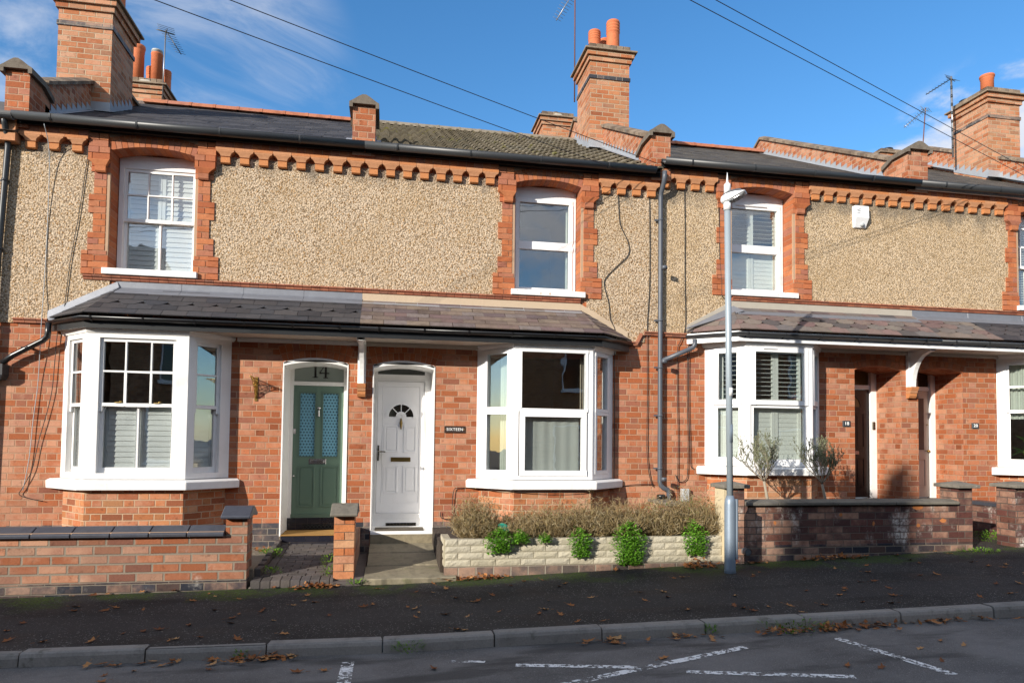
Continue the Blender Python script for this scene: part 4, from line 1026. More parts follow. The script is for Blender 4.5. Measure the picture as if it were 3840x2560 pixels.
# house 18: dark door deep in a brick recess;  house 20: cream door
def deep_door(H, m, cream):
    T = H['T']; da, db = H['door']; dz = H['dz']; y = .42; z0 = .80
    mb = MB(); fj = .115
    mb.holes(da - .03, db + .03, z0 - .02, 2.99, [(da + .02, db - (.09 if cream else .11), z0, 2.63), (da + .02, db - (.09 if cream else .11), 2.70, 2.97)], y, y + .07)
    XF[0] = lambda p: p if p[1] < .05 else (p[0], p[1] + .20, 1.7 + (p[2] - 1.7) * 1.0195)
    mb.box(db - (.085 if cream else .105), db - .0, y - .035, y, z0, 2.98)
    mb.build('door_frame', M_WHITE, T)
    a, b = da + .0, db - (.09 if cream else .11)
    mb = MB(); mb.box(a, b, y + .03, y + .034, 2.69, 2.98); mb.build('fanlight', plain('ochre_fanlight' if not cream else 'brown_fanlight', (.10, .075, .03) if not cream else (.05, .03, .018), .15, spec=.6, var=.4), T)
    mb = MB(); mb.box(a, b, y + .02, y + .06, z0 + .015, 2.625); d = mb.build('front_door', m, T)
    mb = MB(); c = (a + b) / 2; w = (b - a)
    if not cream:
        for (p, q) in ((b - .265, b - .09), (a + .09, a + .265)):
            panel_mould(mb, p, q, 1.64, 2.235, y + .02, .02, .012); panel_mould(mb, p, q, .985, 1.475, y + .02, .02, .012)
        cx_, cz_ = c, 2.33
        for k in range(14):
            p, q = PI * k / 14, PI * (k + 1) / 14
            mb.extr([(cx_ + r * math.cos(t_), y - .002, cz_ + r * math.sin(t_)) for r, t_ in ((.20, p), (.235, p), (.235, q), (.20, q))], (0, .03, 0))
        mb.box(cx_ - .235, cx_ + .235, y - .002, y + .03, cz_ - .03, cz_); mb.build('door_panel', m, d)
        mb = MB(); mb.extr([(cx_ + .2 * math.cos(PI * k / 14), y + .01, cz_ + .2 * math.sin(PI * k / 14)) for k in range(15)], (0, .012, 0)); mb.build('door_glass', plain('amber_glazing', (.22, .14, .055), .2, spec=.6, var=.6), d)
        mb = MB(); mb.box(c + .0, b - .20, y + .004, y + .022, 1.53, 1.585); mb.build('letterbox', plain('pink_copper', (.55, .33, .27), .4, .3), d, bevel=.004)
        mb = MB(); mb.box(db - .085, db - .04, y - .055, y - .034, 1.95, 2.08); bl = mb.build('doorbell', M_BRONZE, T, bevel=.004)
        mb = MB(); mb.lathe((db - .0625, y - .056, 1.985), [(.012, -.012), (.014, .0), (.012, .012)], 10); mb.build('bell_push', M_BLACK, bl)
    else:
        panel_mould(mb, a + .05, c - .03, 1.0, 1.47, y + .02, .02, .012); panel_mould(mb, c + .05, b - .07, .98, 1.47, y + .02, .02, .012); mb.build('door_panel', m, d)
        mb = MB(); mb.box(a + .08, b - .10, y + .012, y + .02, 1.62, 2.5); mb.build('door_glass', plain('leaded_glass', (.10, .075, .075), .25, spec=.5, var=.5), d)
        mb = MB(); mb.lathe((b - .045, y - .02, 1.60), [(.008, -.02), (.025, -.012), (.03, .0), (.025, .012), (.008, .02)], 12); mb.lathe((b - .045, y + .0, 2.05), [(.01, -.01), (.012, .01)], 8); mb.build('door_handle', M_BRASS, d)
    XF[0] = None; mb = MB(); mb.box(da - .01, db + .01, -.02, y + .28, z0 - .12, z0 - .02); mb.build('door_step', M_COPESTONE, T)
deep_door(H18, M_DARKDOOR, False); deep_door(H20, M_CREAMDOOR, True)

# ------------------------------------------------------------------ canopy brackets
def bracket(H, xa, xb, zt, zb_, cs, m):
    T = H['T']; mb = MB(); c = (xa + xb) / 2; w = (xb - xa)
    prof = [(.0, zt), (-.50, zt), (-.50, zt - .045)] + [(-.47 + .37 * math.sin(q), zt - .06 - (zt - zb_ - .08) * (1 - math.cos(q))) for q in [PI / 2 * k / 9 for k in range(10)]] + [(-.10, zb_), (0, zb_)]
    i_ = MB()
    mb.extr([(xa + w * .22, y_, z_) for y_, z_ in prof], (w * .56, 0, 0)); mb.box(xa, xb, -.5, .0, zt - .04, zt + .01); mb.box(xa, xb, -.06, 0, zb_, zt)
    b = mb.build('canopy_bracket', m, T)
    mb = MB()
    def ring(z, hw, dp): return [(c - hw, .0, z), (c + hw, .0, z), (c + hw, -dp, z), (c - hw, -dp, z)]
    z = zb_; h = zb_ - cs
    mb.loft([ring(cs, w * .5, .055), ring(cs + h * .2, w * .5, .08), ring(cs + h * .42, w * .5, .085)]); mb.loft([ring(cs + h * .44, w * .5, .095), ring(cs + h * .6, w * .5, .105), ring(cs + h * .66, w * .5, .107)])
    mb.loft([ring(cs + h * .68, w * .51, .115), ring(cs + h * .95, w * .51, .13), ring(z, w * .51, .13)]); mb.build('bracket_corbel', M_TERRA, b)
bracket(H16, -.464, -.352, 3.065, 2.47, 2.286, M_WHITE)
bracket(H20, 8.335, 8.465, 3.235, 2.645, 2.463, M_WHITE)

# ------------------------------------------------------------------ party walls above the roof, chimneys
def parapet(T, xc, y0, y1, zb, wid=.115, coping=True, h=.36, step=True, rear=1.5, level=False):
    """raking brick parapet with a pier standing at the eaves"""
    mb = MB(); top = lambda y: roof_z(zb, y) + h
    if coping:
        P = [(y0, roof_z(zb, y0) - .1), (y0, top(y0)), (y1, top(y1)), (y1 + rear, top(y1) - rear * .53), (y1 + rear, roof_z(zb, y1) - .9)]
        if level: P = P[:3] + [(y1 + .9, top(y1)), (y1 + .9, roof_z(zb, y1) - .4)]
        mb.extr([(xc - wid, y, z) for y, z in P], (2 * wid, 0, 0))
        w_ = mb.build('party_wall', M_RAKE, T)
        cp = MB(); n = int((y1 - y0) / .085)
        for k in range(n):
            a, b = y0 + (y1 - y0) * k / n, y0 + (y1 - y0) * (k + 1) / n - .006
            cp.loft([[(xc - wid - .045, y, top(y)), (xc + wid + .045, y, top(y)), (xc + wid + .045, y, top(y) + .05), (xc + .04, y, top(y) + .085), (xc - .04, y, top(y) + .085), (xc - wid - .045, y, top(y) + .05)] for y in (a, b)])
        yy = y1 + rear
        cp.loft([[(xc - wid - .045, y, z), (xc + wid + .045, y, z), (xc + wid + .045, y, z + .05), (xc, y, z + .085), (xc - wid - .045, y, z + .05)] for y, z in ((y1, top(y1)), (yy, top(y1) - rear * .53) if not level else (y1 + .9, top(y1)))])
        cp.build('coping', M_CAPSTONE, w_)
        fl = MB()
        for sd in (-1, 1):
            x = xc + sd * (wid + .006); n = int((y1 - y0) / .155); pr = [(y0, roof_z(zb, y0) - .02)]; st = (y1 - y0) / n
            for k in range(n):
                a = y0 + k * st
                fl.extr([(x, a, roof_z(zb, a) - .02), (x, a, roof_z(zb, a) + .16), (x, a + st, roof_z(zb, a + st) + .055), (x, a + st, roof_z(zb, a + st) - .02)], (sd * .004, 0, 0))
                fl.extr([(x, a, roof_z(zb, a) + .02), (x + sd * .10, a, roof_z(zb, a) + .022), (x + sd * .10, a + st, roof_z(zb, a + st) + .022), (x, a + st, roof_z(zb, a + st) + .02)], (0, 0, .004))
        fl.build('stepped_flashing', M_LEAD_BLUE, w_, recalc=True)
    return None
M_RAKE = brickwork('raking_brick', .24, .5, .25, .0865, RED, (.44, .30, .20), .012, v0=.02)
def pier(T, xa, xb, z0, zt, yb=.42, curl=True):
    mb = MB(); mb.box(xa, xb, -.115, yb, z0, zt); p = mb.build('eaves_pier', M_BRICK, T)
    c = (xa + xb) / 2; hw = (xb - xa) / 2 + .05
    prof = [(-hw, 0), (-hw * .75, .03), (-hw * .38, .085), (-hw * .12, .115), (hw * .12, .115), (hw * .38, .085), (hw * .75, .03), (hw, 0), (hw, -.075), (hw - .05, -.075), (hw - .05, -.02), (-hw + .05, -.02), (-hw + .05, -.075), (-hw, -.075)]
    mb = MB(); y0 = -.175
    rings = [[(c + a, y_, zt + .02 + b + dz_) for a, b in prof] for y_, dz_ in ((y0, 0), (.18, 0), (yb + .02, -.10))]
    mb.loft(rings); mb.build('pier_cap', M_CAPSTONE, p)

def chimney(T, xa, xb, ya, yb, zbase, zband, ztop, pots, m=None):
    m = m or M_CHIM
    mb = MB(); mb.box(xa, xb, ya, yb, zbase, ztop - .26)
    for k, (o, h) in enumerate(((.035, .088), (.075, .088))):
        z = ztop - .26 + k * .09; mb.box(xa - o, xb + o, ya - o, yb + o, z, z + h)
    st = mb.build('chimney', m, T)
    mb = MB(); n = 4
    mb.box(xa - .018, xb + .018, ya - .018, yb + .018, zband, zband + .072); mb.build('blue_brick_band', M_BLUE, st)
    mb = MB(); mb.box(xa - .125, xb + .125, ya - .125, yb + .125, ztop - .08, ztop - .045)
    k = 6
    for i in range(k):
        a, b = xa - .02 + (xb - xa + .04) * i / k, xa - .02 + (xb - xa + .04) * (i + 1) / k - .006
        for (p, q) in ((ya - .02, ya + .09), (yb - .09, yb + .02)): mb.box(a, b, p, q, ztop - .045, ztop + .078)
    k = 7
    for i in range(k):
        a, b = ya + .09 + (yb - ya - .18) * i / k, ya + .09 + (yb - ya - .18) * (i + 1) / k - .006
        for (p, q) in ((xa - .02, xa + .09), (xb - .09, xb + .02)): mb.box(p, q, a, b, ztop - .045, ztop + .078)
    mb.build('capping', M_CAPSTONE, st, bevel=.006)
    mb = MB(); mb.lathe(((xa + xb) / 2, (ya + yb) / 2, ztop - .045), [(.44, 0), (.40, .09), (.22, .13)], 18); mb.build('flaunching', M_CEMENT_GREY, st)
    for px, py, r, h, kind in pots:
        z = ztop + .045; mb = MB()
        if kind == 'ring':
            pr = [(r * 1.02, 0), (r, .05), (r * .98, h * .62)]
            for q in range(4): zz = h * (.64 + .09 * q); pr += [(r * .98, zz), (r * 1.05, zz + h * .02), (r * 1.05, zz + h * .045), (r * .98, zz + h * .06)]
            pr += [(r * .98, h), (r * .84, h), (r * .82, h * .6)]
        elif kind == 'roll': pr = [(r * .93, 0), (r * .93, h * .78), (r * .98, h * .80), (r * .98, h * .84), (r, h * .88), (r * 1.07, h * .90), (r * 1.1, h * .95), (r * 1.05, h), (r * .8, h), (r * .78, h * .6)]
        elif kind == 'plain': pr = [(r * .97, 0), (r, h * .94), (r * 1.04, h * .95), (r * 1.04, h), (r * .88, h), (r * .86, h * .6)]
        else: pr = [(r, 0), (r, h * .5), (r * 1.12, h * .55), (r * 1.14, h * .9), (r, h), (r * .3, h + .01)]
        mb.lathe((px, py, z), pr, 22)
        p = mb.build('chimney_pot', M_BLACK if kind == 'cowl' else M_POT, st)
        if kind == 'plain':
            mb = MB(); mb.lathe((px, py, z + h), [(r * .7, 0), (r * .7, .03), (r * 1.0, .045), (r * .95, .075), (r * .3, .09)], 16); mb.build('pot_cowl', M_GREYPL, p)
    # lead apron at the foot
    return st

# 12/14
parapet(H14['T'], L0, .30, 2.78, 5.895, h=.44, level=True)
pier(H14['T'], L0 - .16, L0 + .125, 5.70, 6.45)
ch12 = chimney(H14['T'], L0 - .39, L0 + .39, 1.70, 2.60, 6.2, 8.13, 8.66, [(L0 - .05, 2.0, .12, .5, 'ring'), (L0 + .27, 2.2, .11, .42, 'ring')])
# 14/16 pier only
pier(H16['T'], -.60, -.285, 5.70, 6.42, yb=.24)
fl = MB()
for sx, a, b in ((-1, -.60, .10), (1, -.285, .14)):
    x = a + sx * .004; fl.extr([(x, -.1, 5.82), (x, -.1, 5.98), (x, .27, 6.16), (x, .27, 6.02)], (sx * .004, 0, 0)); fl.extr([(x, -.12, 5.90), (x + sx * b, -.12, 5.90), (x + sx * b, .27, 6.10), (x, .27, 6.10)], (0, 0, .005))
fl.build('pier_flashing', M_LEAD_BLUE, H16['T'])
# 16/18
parapet(H16['T'], L1, .30, RIDGE_Y + .1, 5.98, h=.42)
pier(H16['T'], L1 - .15, L1 + .16, 5.70, 6.42)
ch16 = chimney(H16['T'], L1 - .385, L1 + .395, 2.40, 3.28, 6.6, 8.60, 9.20, [(L1 + .15, 2.66, .128, .66, 'ring'), (L1 - .19, 2.78, .118, .50, 'ring'), (L1 + .10, 3.02, .12, .50, 'ring')])
mb = MB(); mb.lathe((L1 - .1, 2.62, 9.2), [(.16, 0), (.15, .05), (.10, .09), (.03, .11)], 16); mb.build('pot_stump_cap', M_CEMENT, ch16)
# 18/20
parapet(H18['T'], PB, .30, RIDGE_Y + .05, 6.045, h=.34)
pier(H18['T'], PB - .125, PB + .25, 5.86, 6.56)
# 20/22
parapet(H20['T'], L2, .30, RIDGE_Y + .1, 6.12, h=.42)
ch20 = chimney(H20['T'], L2 - .40, L2 + .40, 2.45, 3.35, 6.7, 8.72, 9.31, [(L2 - .10, 2.75, .135, .46, 'roll'), (L2 - .22, 3.2, .11, .12, 'cowl'), (L2 + .26, 2.8, .10, .10, 'cowl')])
for stack, xa, xb, ya, yb, zb_ in ((ch12, L0 - .39, L0 + .39, 1.70, 2.60, 5.895), (ch16, L1 - .385, L1 + .395, 2.40, 3.28, 5.98), (ch20, L2 - .4, L2 + .4, 2.45, 3.35, 6.12)):
    mb = MB()
    for sd in (-1, 1):
        x = (xa if sd < 0 else xb) + sd * .005; n = 6; st_ = (yb - ya) / n
        for k in range(n):
            a = ya + k * st_; mb.extr([(x, a, roof_z(zb_, a) - .02), (x, a, roof_z(zb_, a) + .20), (x, a + st_, roof_z(zb_, a + st_) + .07), (x, a + st_, roof_z(zb_, a + st_) - .02)], (sd * .004, 0, 0))
    mb.box(xa - .005, xb + .005, ya - .006, ya - .001, roof_z(zb_, ya) - .05, roof_z(zb_, ya) + .16)
    mb.extr([(xa - .1, ya, roof_z(zb_, ya) + .02), (xa - .1, ya - .14, roof_z(zb_, ya - .14) + .03), (xb + .1, ya - .14, roof_z(zb_, ya - .14) + .03), (xb + .1, ya, roof_z(zb_, ya) + .02)], (0, 0, .005))
    mb.build('chimney_flashing', M_LEAD_BLUE, stack)
# rear stacks seen over the ridge
rear14 = chimney(H14['T'], -5.78, -5.08, 6.0, 6.75, 6.5, 8.95, 9.46, [(-5.62, 6.12, .125, .80, 'roll'), (-5.24, 6.12, .118, .66, 'plain'), (-5.46, 6.5, .12, .52, 'ring'), (-5.14, 6.45, .10, .46, 'ring')])
rear16 = chimney(H16['T'], 3.62, 4.40, 6.5, 7.25, 6.5, 9.18, 9.86, [(4.0, 6.75, .10, .13, 'cowl')])
rear20 = chimney(H20['T'], 13.16, 14.40, 6.5, 7.3, 6.5, 9.2, 9.76, [(13.55, 6.75, .13, .15, 'cowl'), (14.0, 6.8, .13, .12, 'cowl'), (13.25, 7.1, .11, .1, 'cowl')])
# neighbouring house beyond 12/14: only its end wall and eaves show
T12 = thing('terraced_house', 'neighbouring pebbledashed house of which only a sliver shows at the left frame edge', 'house', (L0 - 2.2, 0, .2), 'terraced houses along the street')
mb = MB(); mb.box(L0 - 4.43, L0 - .001, 0, 8.7, -.3, 5.6); mb.build('brick_wall', M_BRICK, T12)
mb = MB(); mb.box(L0 - 4.43, L0 - .001, -.016, .0, 3.155, 5.5); mb.build('pebbledash_panel', M_PEB, T12)
mb = MB(); mb.extr([(L0 - 4.43, -.2, 5.62), (L0 - 4.43, 4.35, 8.0), (L0 - 4.43, 8.9, 5.6)], (4.43, 0, 0)); mb.build('roof', M_SLATE_OLD, T12)
mb = MB(); mb.sweep(half_round(.060, .005, .030), [(L0 - 4.4, -.228, 5.83), (L0 - .0, -.228, 5.83)]); mb.build('gutter', M_GUTTER, T12)
mb = MB(); mb.box(L0 - 4.4, L0 - .001, -.16, 0, 5.5, 5.82); mb.build('eaves_course', M_TERRA, T12)

# ------------------------------------------------------------------ rainwater pipes
def pipe(name, label, pts, r, m, clips, hopper=None, collars=()):
    t = thing(name, label, 'pipe', pts[-1]); mb = MB(); mb.tube(pts, r, 12)
    for z in collars:
        c = [p for p in pts if True][1]; mb.lathe((c[0], c[1], z), [(r * 1.22, 0), (r * 1.22, .05), (r, .055)], 12)
    mb.build('pipe', m, t)
    for x, y_, z in clips:
        c = MB(); c.lathe((x, y_, z - .015), [(r * 1.15, 0), (r * 1.15, .03)], 12); c.box(x - r - .055, x + r + .0, y_ + r * .3, y_ + r * .3 + .02, z - .012, z + .012); c.box(x - .015, x + .015, y_, .02, z - .012, z + .012); c.build('pipe_clip', m, t)
    if hopper: hopper(t)
    return t
px = L1 + .02
XF[0] = None
pipe('downpipe', 'tall blue grey downpipe running from eaves gutter to gully between second and third bays', [(px, -.228, 5.80), (px, -.228, 5.72), (px, -.20, 5.64), (px, -.10, 5.52), (px, -.075, 5.44), (px, -.075, 4.0), (px, -.075, 2.0), (px, -.075, 1.10), (px + .01, -.08, 1.05), (px + .06, -.085, 1.0), (px + .12, -.085, .985), (px + .14, -.085, .93), (px + .145, -.085, .50)], .036, M_PIPE, [(px, -.075, z) for z in (5.1, 3.55, 2.83, 2.10, 1.3)], collars=(4.3, 2.88, 1.12))
pipe('branch_pipe', 'short sloping blue grey pipe from the third bay gutter into the tall downpipe', [(4.56, -.14, 3.27), (4.56, -.14, 3.19), (4.54, -.13, 3.15), (4.44, -.11, 3.10), (px + .03, -.085, 2.935)], .036, M_PIPE, [])
px2 = L0 - .14
t = pipe('downpipe', 'dark downpipe at the left frame edge beside the first house', [(px2 + .03, -.228, 5.80), (px2 + .03, -.19, 5.70), (px2 + .02, -.09, 5.52), (px2 + .02, -.075, 5.44), (px2 - .04, -.075, 4.0), (px2 - .09, -.075, 1.0), (px2 - .09, -.075, .2)], .036, M_GUTTER, [(px2 + .0, -.075, 5.0), (px2 - .03, -.075, 4.1), (px2 - .05, -.075, 3.1)])
def hop(t):
    mb = MB(); mb.loft([[(x, y_, z) for x, y_ in ((-5.10 + o, -.0), (-4.89 - o, -.0), (-4.89 - o, -.16 + o), (-5.10 + o, -.16 + o))] for z, o in ((2.40, .03), (2.46, .0), (2.60, .0))]); mb.build('hopper', M_GUTTER, t)
pipe('branch_pipe', 'sloping black pipe carrying the first bay gutter to a hopper', [(-4.375, -.16, 3.15), (-4.375, -.16, 3.02), (-4.385, -.155, 2.97), (-4.44, -.14, 2.92), (-4.80, -.10, 2.72), (-4.93, -.09, 2.62)], .036, M_BLACK, [(-4.62, -.12, 2.82)], hopper=hop)

# ------------------------------------------------------------------ wires fixed to the walls
def wire(label, pts, r=.006, m=None, name='wall_cable', group='cables clipped to the house fronts'):
    mb = MB(); P = [Vector(p) for p in pts]; out = []
    for i in range(len(P) - 1):
        for k in range(5):
            q = k / 5; p0 = P[max(i - 1, 0)]; p3 = P[min(i + 2, len(P) - 1)]
            out.append(.5 * ((2 * P[i]) + (P[i + 1] - p0) * q + (2 * p0 - 5 * P[i] + 4 * P[i + 1] - p3) * q * q + (3 * P[i] - p0 - 3 * P[i + 1] + p3) * q ** 3))
    out.append(P[-1]); mb.tube(out, r, 5); return tag(mb.build(name, m or M_CABLE, None), label, 'cable', group)
yw = -.03
def W_(*pts): return [(x, p[2] if len(p) > 2 else yw, p[1]) for p in pts for x in (p[0],)]
wire('pale cable hanging straight down the wall at the far left beside the first bay', W_((-4.46, 5.70, -.28), (-4.47, 5.4, -.10), (-4.49, 4.6), (-4.50, 3.8), (-4.50, 3.1, -.07), (-4.53, 2.4), (-4.57, 1.9), (-4.60, 1.4), (-4.66, .98)), .005, M_GREYPL)
wire('thin cable curving out past the first bay downpipe and back to the sill', W_((-4.02, 5.62), (-4.06, 5.2), (-4.12, 4.6), (-4.2, 4.0), (-4.26, 3.3), (-4.32, 3.05), (-4.34, 2.7), (-4.36, 2.3), (-4.41, 2.0), (-4.50, 1.6), (-4.56, 1.25), (-4.66, 1.02), (-4.70, .93), (-4.6, .88), (-4.42, .84)), .005)
wire('cable with an S shaped bend on the pebbledash right of the second upper window', W_((3.36, 5.60), (3.37, 5.3), (3.40, 5.0), (3.52, 4.75), (3.53, 4.55), (3.34, 4.35), (3.18, 4.18), (3.15, 4.05), (3.22, 3.8), (3.25, 3.55), (3.32, 3.4), (3.33, 3.2), (3.315, 2.9), (3.32, 2.5), (3.325, 2.0), (3.325, 1.5), (3.32, 1.14)))
wire('cable running down just left of the tall blue grey downpipe', W_((3.86, 5.65), (3.87, 5.2), (3.875, 4.6), (3.87, 4.0), (3.84, 3.5), (3.84, 2.9), (3.845, 2.3), (3.84, 1.8), (3.845, 1.5), (3.88, 1.2), (3.94, 1.02)))
wire('single cable dropping from the eaves right of the downpipe to the meter box', W_((4.44, 5.62), (4.45, 5.0), (4.45, 4.2), (4.46, 3.5), (4.38, 3.25), (4.33, 3.1), (4.33, 2.4), (4.345, 1.8), (4.34, 1.2), (4.345, .75)))
wire('looped pair of cables falling beside the third bay and turning up at the bottom', W_((4.66, 3.45, -.10), (4.56, 3.3, -.05), (4.50, 3.1), (4.49, 2.4), (4.505, 1.8), (4.50, 1.25), (4.46, 1.12), (4.36, 1.10), (4.30, 1.2)))
wire('cable beside the third bay ending behind its sill', W_((4.68, 3.44, -.1), (4.58, 3.25), (4.52, 3.0), (4.52, 2.2), (4.54, 1.7), (4.55, 1.35), (4.60, 1.30)))
wire('cable crossing the pebbledash left of the third upper window', W_((5.0, 5.7), (5.02, 5.2), (5.03, 4.6), (5.06, 4.2), (5.07, 3.98), (5.2, 3.95)))
wire('low cable running round the second bay below its sill', W_((.92, .60), (.90, .72), (.91, .90), (.93, .99), (1.0, 1.005), (1.26, .995), (1.715, .985, -.475), (2.83, .985, -.475), (3.28, .99), (3.6, 1.05), (3.95, 1.06)), .0055)
wire('short black cable drooping across the corner brick by the white door', W_((.73, .66), (.735, .60), (.78, .565), (.90, .565), (.93, .60)), .006)
# ------------------------------------------------------------------ ground
def zw(x): return .038 + (.032 if x > 0 else .013) * x                    # pavement at the garden walls
def yk(x): return -3.90 - .057 * x                  # kerb line
def zk(x): return zw(x) - .05
def zpave(x, y):
    f = max(0, min(1, (-1.75 - y) / (-1.75 - yk(x)))); return zw(x) - .05 * f
def zroad(x, y):
    d = yk(x) - y; return zk(x) - .10 + .075 * math.sin(min(1, max(0, d / 6.2)) * PI) if d < 6.2 else zk(x) - .10
def sheet(name, m, xs, ys, fz, fy=None):
    mb = MB(); idx = {}
    for i in range(len(xs) - 1):
        for j in range(len(ys) - 1):
            q = []
            for a, b in ((i, j), (i + 1, j), (i + 1, j + 1), (i, j + 1)):
                x = xs[a]; y = fy(x, ys[b]) if fy else ys[b]; q.append((x, y, fz(x, y)))
            mb.poly(q)
    return structure(mb.build(name, m, None, recalc=False))
def lin(a, b, n): return [a + (b - a) * i / n for i in range(n + 1)]
XS = lin(-45, 45, 60)
# each sheet runs a little under its neighbour
sheet('pavement', M_PAVE, XS, lin(0, 1, 6), zpave, lambda x, f: -1.25 + (yk(x) + .02 + 1.25) * f)
sheet('road', M_ROAD, XS, lin(0, 1, 16), zroad, lambda x, f: yk(x) + .03 - 6.3 * f)
sheet('pavement', M_PAVE, XS, lin(0, 1, 2), lambda x, y: zk(x) - .0, lambda x, f: yk(x) - 6.2 - 3.0 * f)
mb = MB(); mb.poly([(-300, -300, -3.0), (300, -300, -3.0), (300, 300, -3.0), (-300, 300, -3.0)]); structure(mb.build('ground', M_SOIL, None, recalc=False))
def kerb_run(name, off, sgn):
    mb = MB(); x = -24.0 - .73 + .95 * 0
    rng = random.Random(4)
    while x < 20:
        a, b = x + .006, x + .945; dz_ = rng.uniform(-.006, .006); dy = rng.uniform(-.006, .006)
        rings = []
        for q in (a, a + .012, b - .012, b):
            y = yk(q) + off + dy; z = zk(q) + dz_; e = .004 if q in (a, b) else 0
            p = [(.13, -.15), (.13, .006 - e), (.03, .008 - e), (.008, -.004), (-.004 + e, -.03), (-.012 + e, -.15)]
            rings.append([(q, y + sgn * u, z + v) for u, v in p])
        mb.loft(rings); x += .95
    return structure(mb.build(name, M_KERB, None))
kerb_run('kerb', 0, 1); kerb_run('kerb', -6.2, -1)

def strip(pts, w):
    mb = MB()
    for i in range(len(pts) - 1):
        (xa, ya), (xb, yb) = pts[i], pts[i + 1]; L = math.hypot(xb - xa, yb - ya); nx, ny = -(yb - ya) / L * w / 2, (xb - xa) / L * w / 2
        n = max(1, int(L / .2))
        for k in range(n):
            p = (xa + (xb - xa) * k / n, ya + (yb - ya) * k / n); q = (xa + (xb - xa) * (k + 1) / n, ya + (yb - ya) * (k + 1) / n)
            mb.poly([(x, y, zroad(x, y) + .004) for x, y in ((p[0] - nx, p[1] - ny), (q[0] - nx, q[1] - ny), (q[0] + nx, q[1] + ny), (p[0] + nx, p[1] + ny))])
    return structure(mb.build('road_marking', M_PAINT, None, recalc=False))
strip([(-.30, -4.12), (-.30, -5.6)], .10)
strip([(.50, -4.29), (.78, -4.38)], .05); strip([(1.0, -4.53), (1.92, -4.83)], .075)
strip([(1.1, -5.12), (2.0, -4.83), (2.95, -4.53)], .085)
strip([(2.2, -5.02), (3.3, -5.42)], .075)
strip([(3.83, -4.48), (3.99, -5.55)], .085)

# front gardens and paths behind the walls
mb = MB(); mb.box(-9, -1.50, -1.65, .0, -.3, .205); structure(mb.build('gravel_bed', M_GRAVEL, None))
mb = MB(); mb.box(.62, 4.3, -1.62, .0, -.3, .44); structure(mb.build('planter_soil', M_SOIL, None))
mb = MB(); mb.box(4.3, 7.62, -1.60, -.0, -.3, .60); structure(mb.build('garden_ground', M_GRAVEL, None))
mb = MB(); mb.box(7.62, 14, -1.60, .0, -.3, .25); structure(mb.build('garden_ground', M_SOIL, None))
mb = MB()
for x0, x1, z in ((-1.50, -.58, .06), (-.40, .66, .0)): mb.box(x0, x1, -1.70, .05, -.3, z)
mb.box(-.64, -.24, -1.72, .05, -.3, .05); structure(mb.build('path_bed', M_MORTAR_D, None))
# block paved path to the green door
mb = MB(); rng = random.Random(2)
def pz(y): return .245 + (y) * (.14 / 1.75)
def block(xa, xb, ya, yb, t=.06):
    j = .003; d = rng.uniform(-.003, .003)
    mb.add([(x, y, pz(y) + d - (t if lo else 0)) for lo in (1, 0) for x, y in ((xa + j, ya + j), (xb - j, ya + j), (xb - j, yb - j), (xa + j, yb - j))],
           [(0, 3, 2, 1), (4, 5, 6, 7), (0, 1, 5, 4), (1, 2, 6, 5), (2, 3, 7, 6), (3, 0, 4, 7)])
y = -1.62; k = 0
while y < -.06:
    block(-1.43, -1.33, y, y + .10) if False else None
    x = -1.33 - (.10 if k % 2 else 0)
    while x < -.62: block(max(x, -1.33), min(x + .20, -.60), y, y + .10); x += .20
    y += .10; k += 1
y = -1.62
while y < -.1: block(-1.43, -1.33, y, y + .20); y += .20
x = -1.50
while x < -.62: block(x, min(x + .107, -.60), -1.82, -1.62, .085); x += .107
structure(mb.build('path', M_PAVER, None, bevel=.004))
mb = MB(); x = -1.52
for i in range(5): mb.box(x + i * .19, x + (i + 1) * .19 - .012, -1.80, -1.62, -.12, .035)
structure(mb.build('path_riser', M_BLUE, None))
mb = MB()
for i in range(7): a = -1.58 + i * .225; mb.box(-1.50, -1.435, a, a + .22, .02, pz(a) + .075)
e = mb.build('path_edging', M_PAVER, None, bevel=.005); tag(e, 'row of upright brick edging between the block paved path and the gravel', 'edging')
# flagstones to the white door
fl = []
for i, (xa, xb, ya, yb, z0, z1, th) in enumerate(((-.25, .62, -.50, -.03, .182, .228, .10), (-.25, .70, -1.17, -.515, .134, .172, .10), (-.265, .79, -1.88, -1.19, .108, .124, .070))):
    mb = MB(); n = 16; rng = random.Random(i)
    for k in range(n):
        a = xa + (xb - xa) * k / n; b = xa + (xb - xa) * (k + 1) / n
    xs = lin(xa, xb, n); fy = [ya + rng.uniform(-.012, .012) for _ in xs]
    rings = [[(x, yb, z1 - th), (x, yb, z1), (x, (ya + yb) / 2, (z0 + z1) / 2 + rng.uniform(-.003, .003)), (x, y_ + .012, z0), (x, y_, z0 - .012), (x, y_ + rng.uniform(0, .014), z0 - th)] for x, y_ in zip(xs, fy)]
    mb.loft(rings); o = mb.build('step_slab', M_STONE, None)
    tag(o, ('worn stone slab directly below the white front door', 'middle worn stone slab of the way up to the white door', 'wide front stone slab overhanging the pavement below the white door')[i], 'slab', 'stone slabs leading to the white door')
mb = MB(); mb.box(-.40, -.27, -1.74, -.03, -.2, .10); mb.box(-.62, -.26, -1.85, -1.70, -.2, .075); mb.box(.62, .70, -.6, -.03, -.1, .20); structure(mb.build('path_margin', M_PAVER, None))

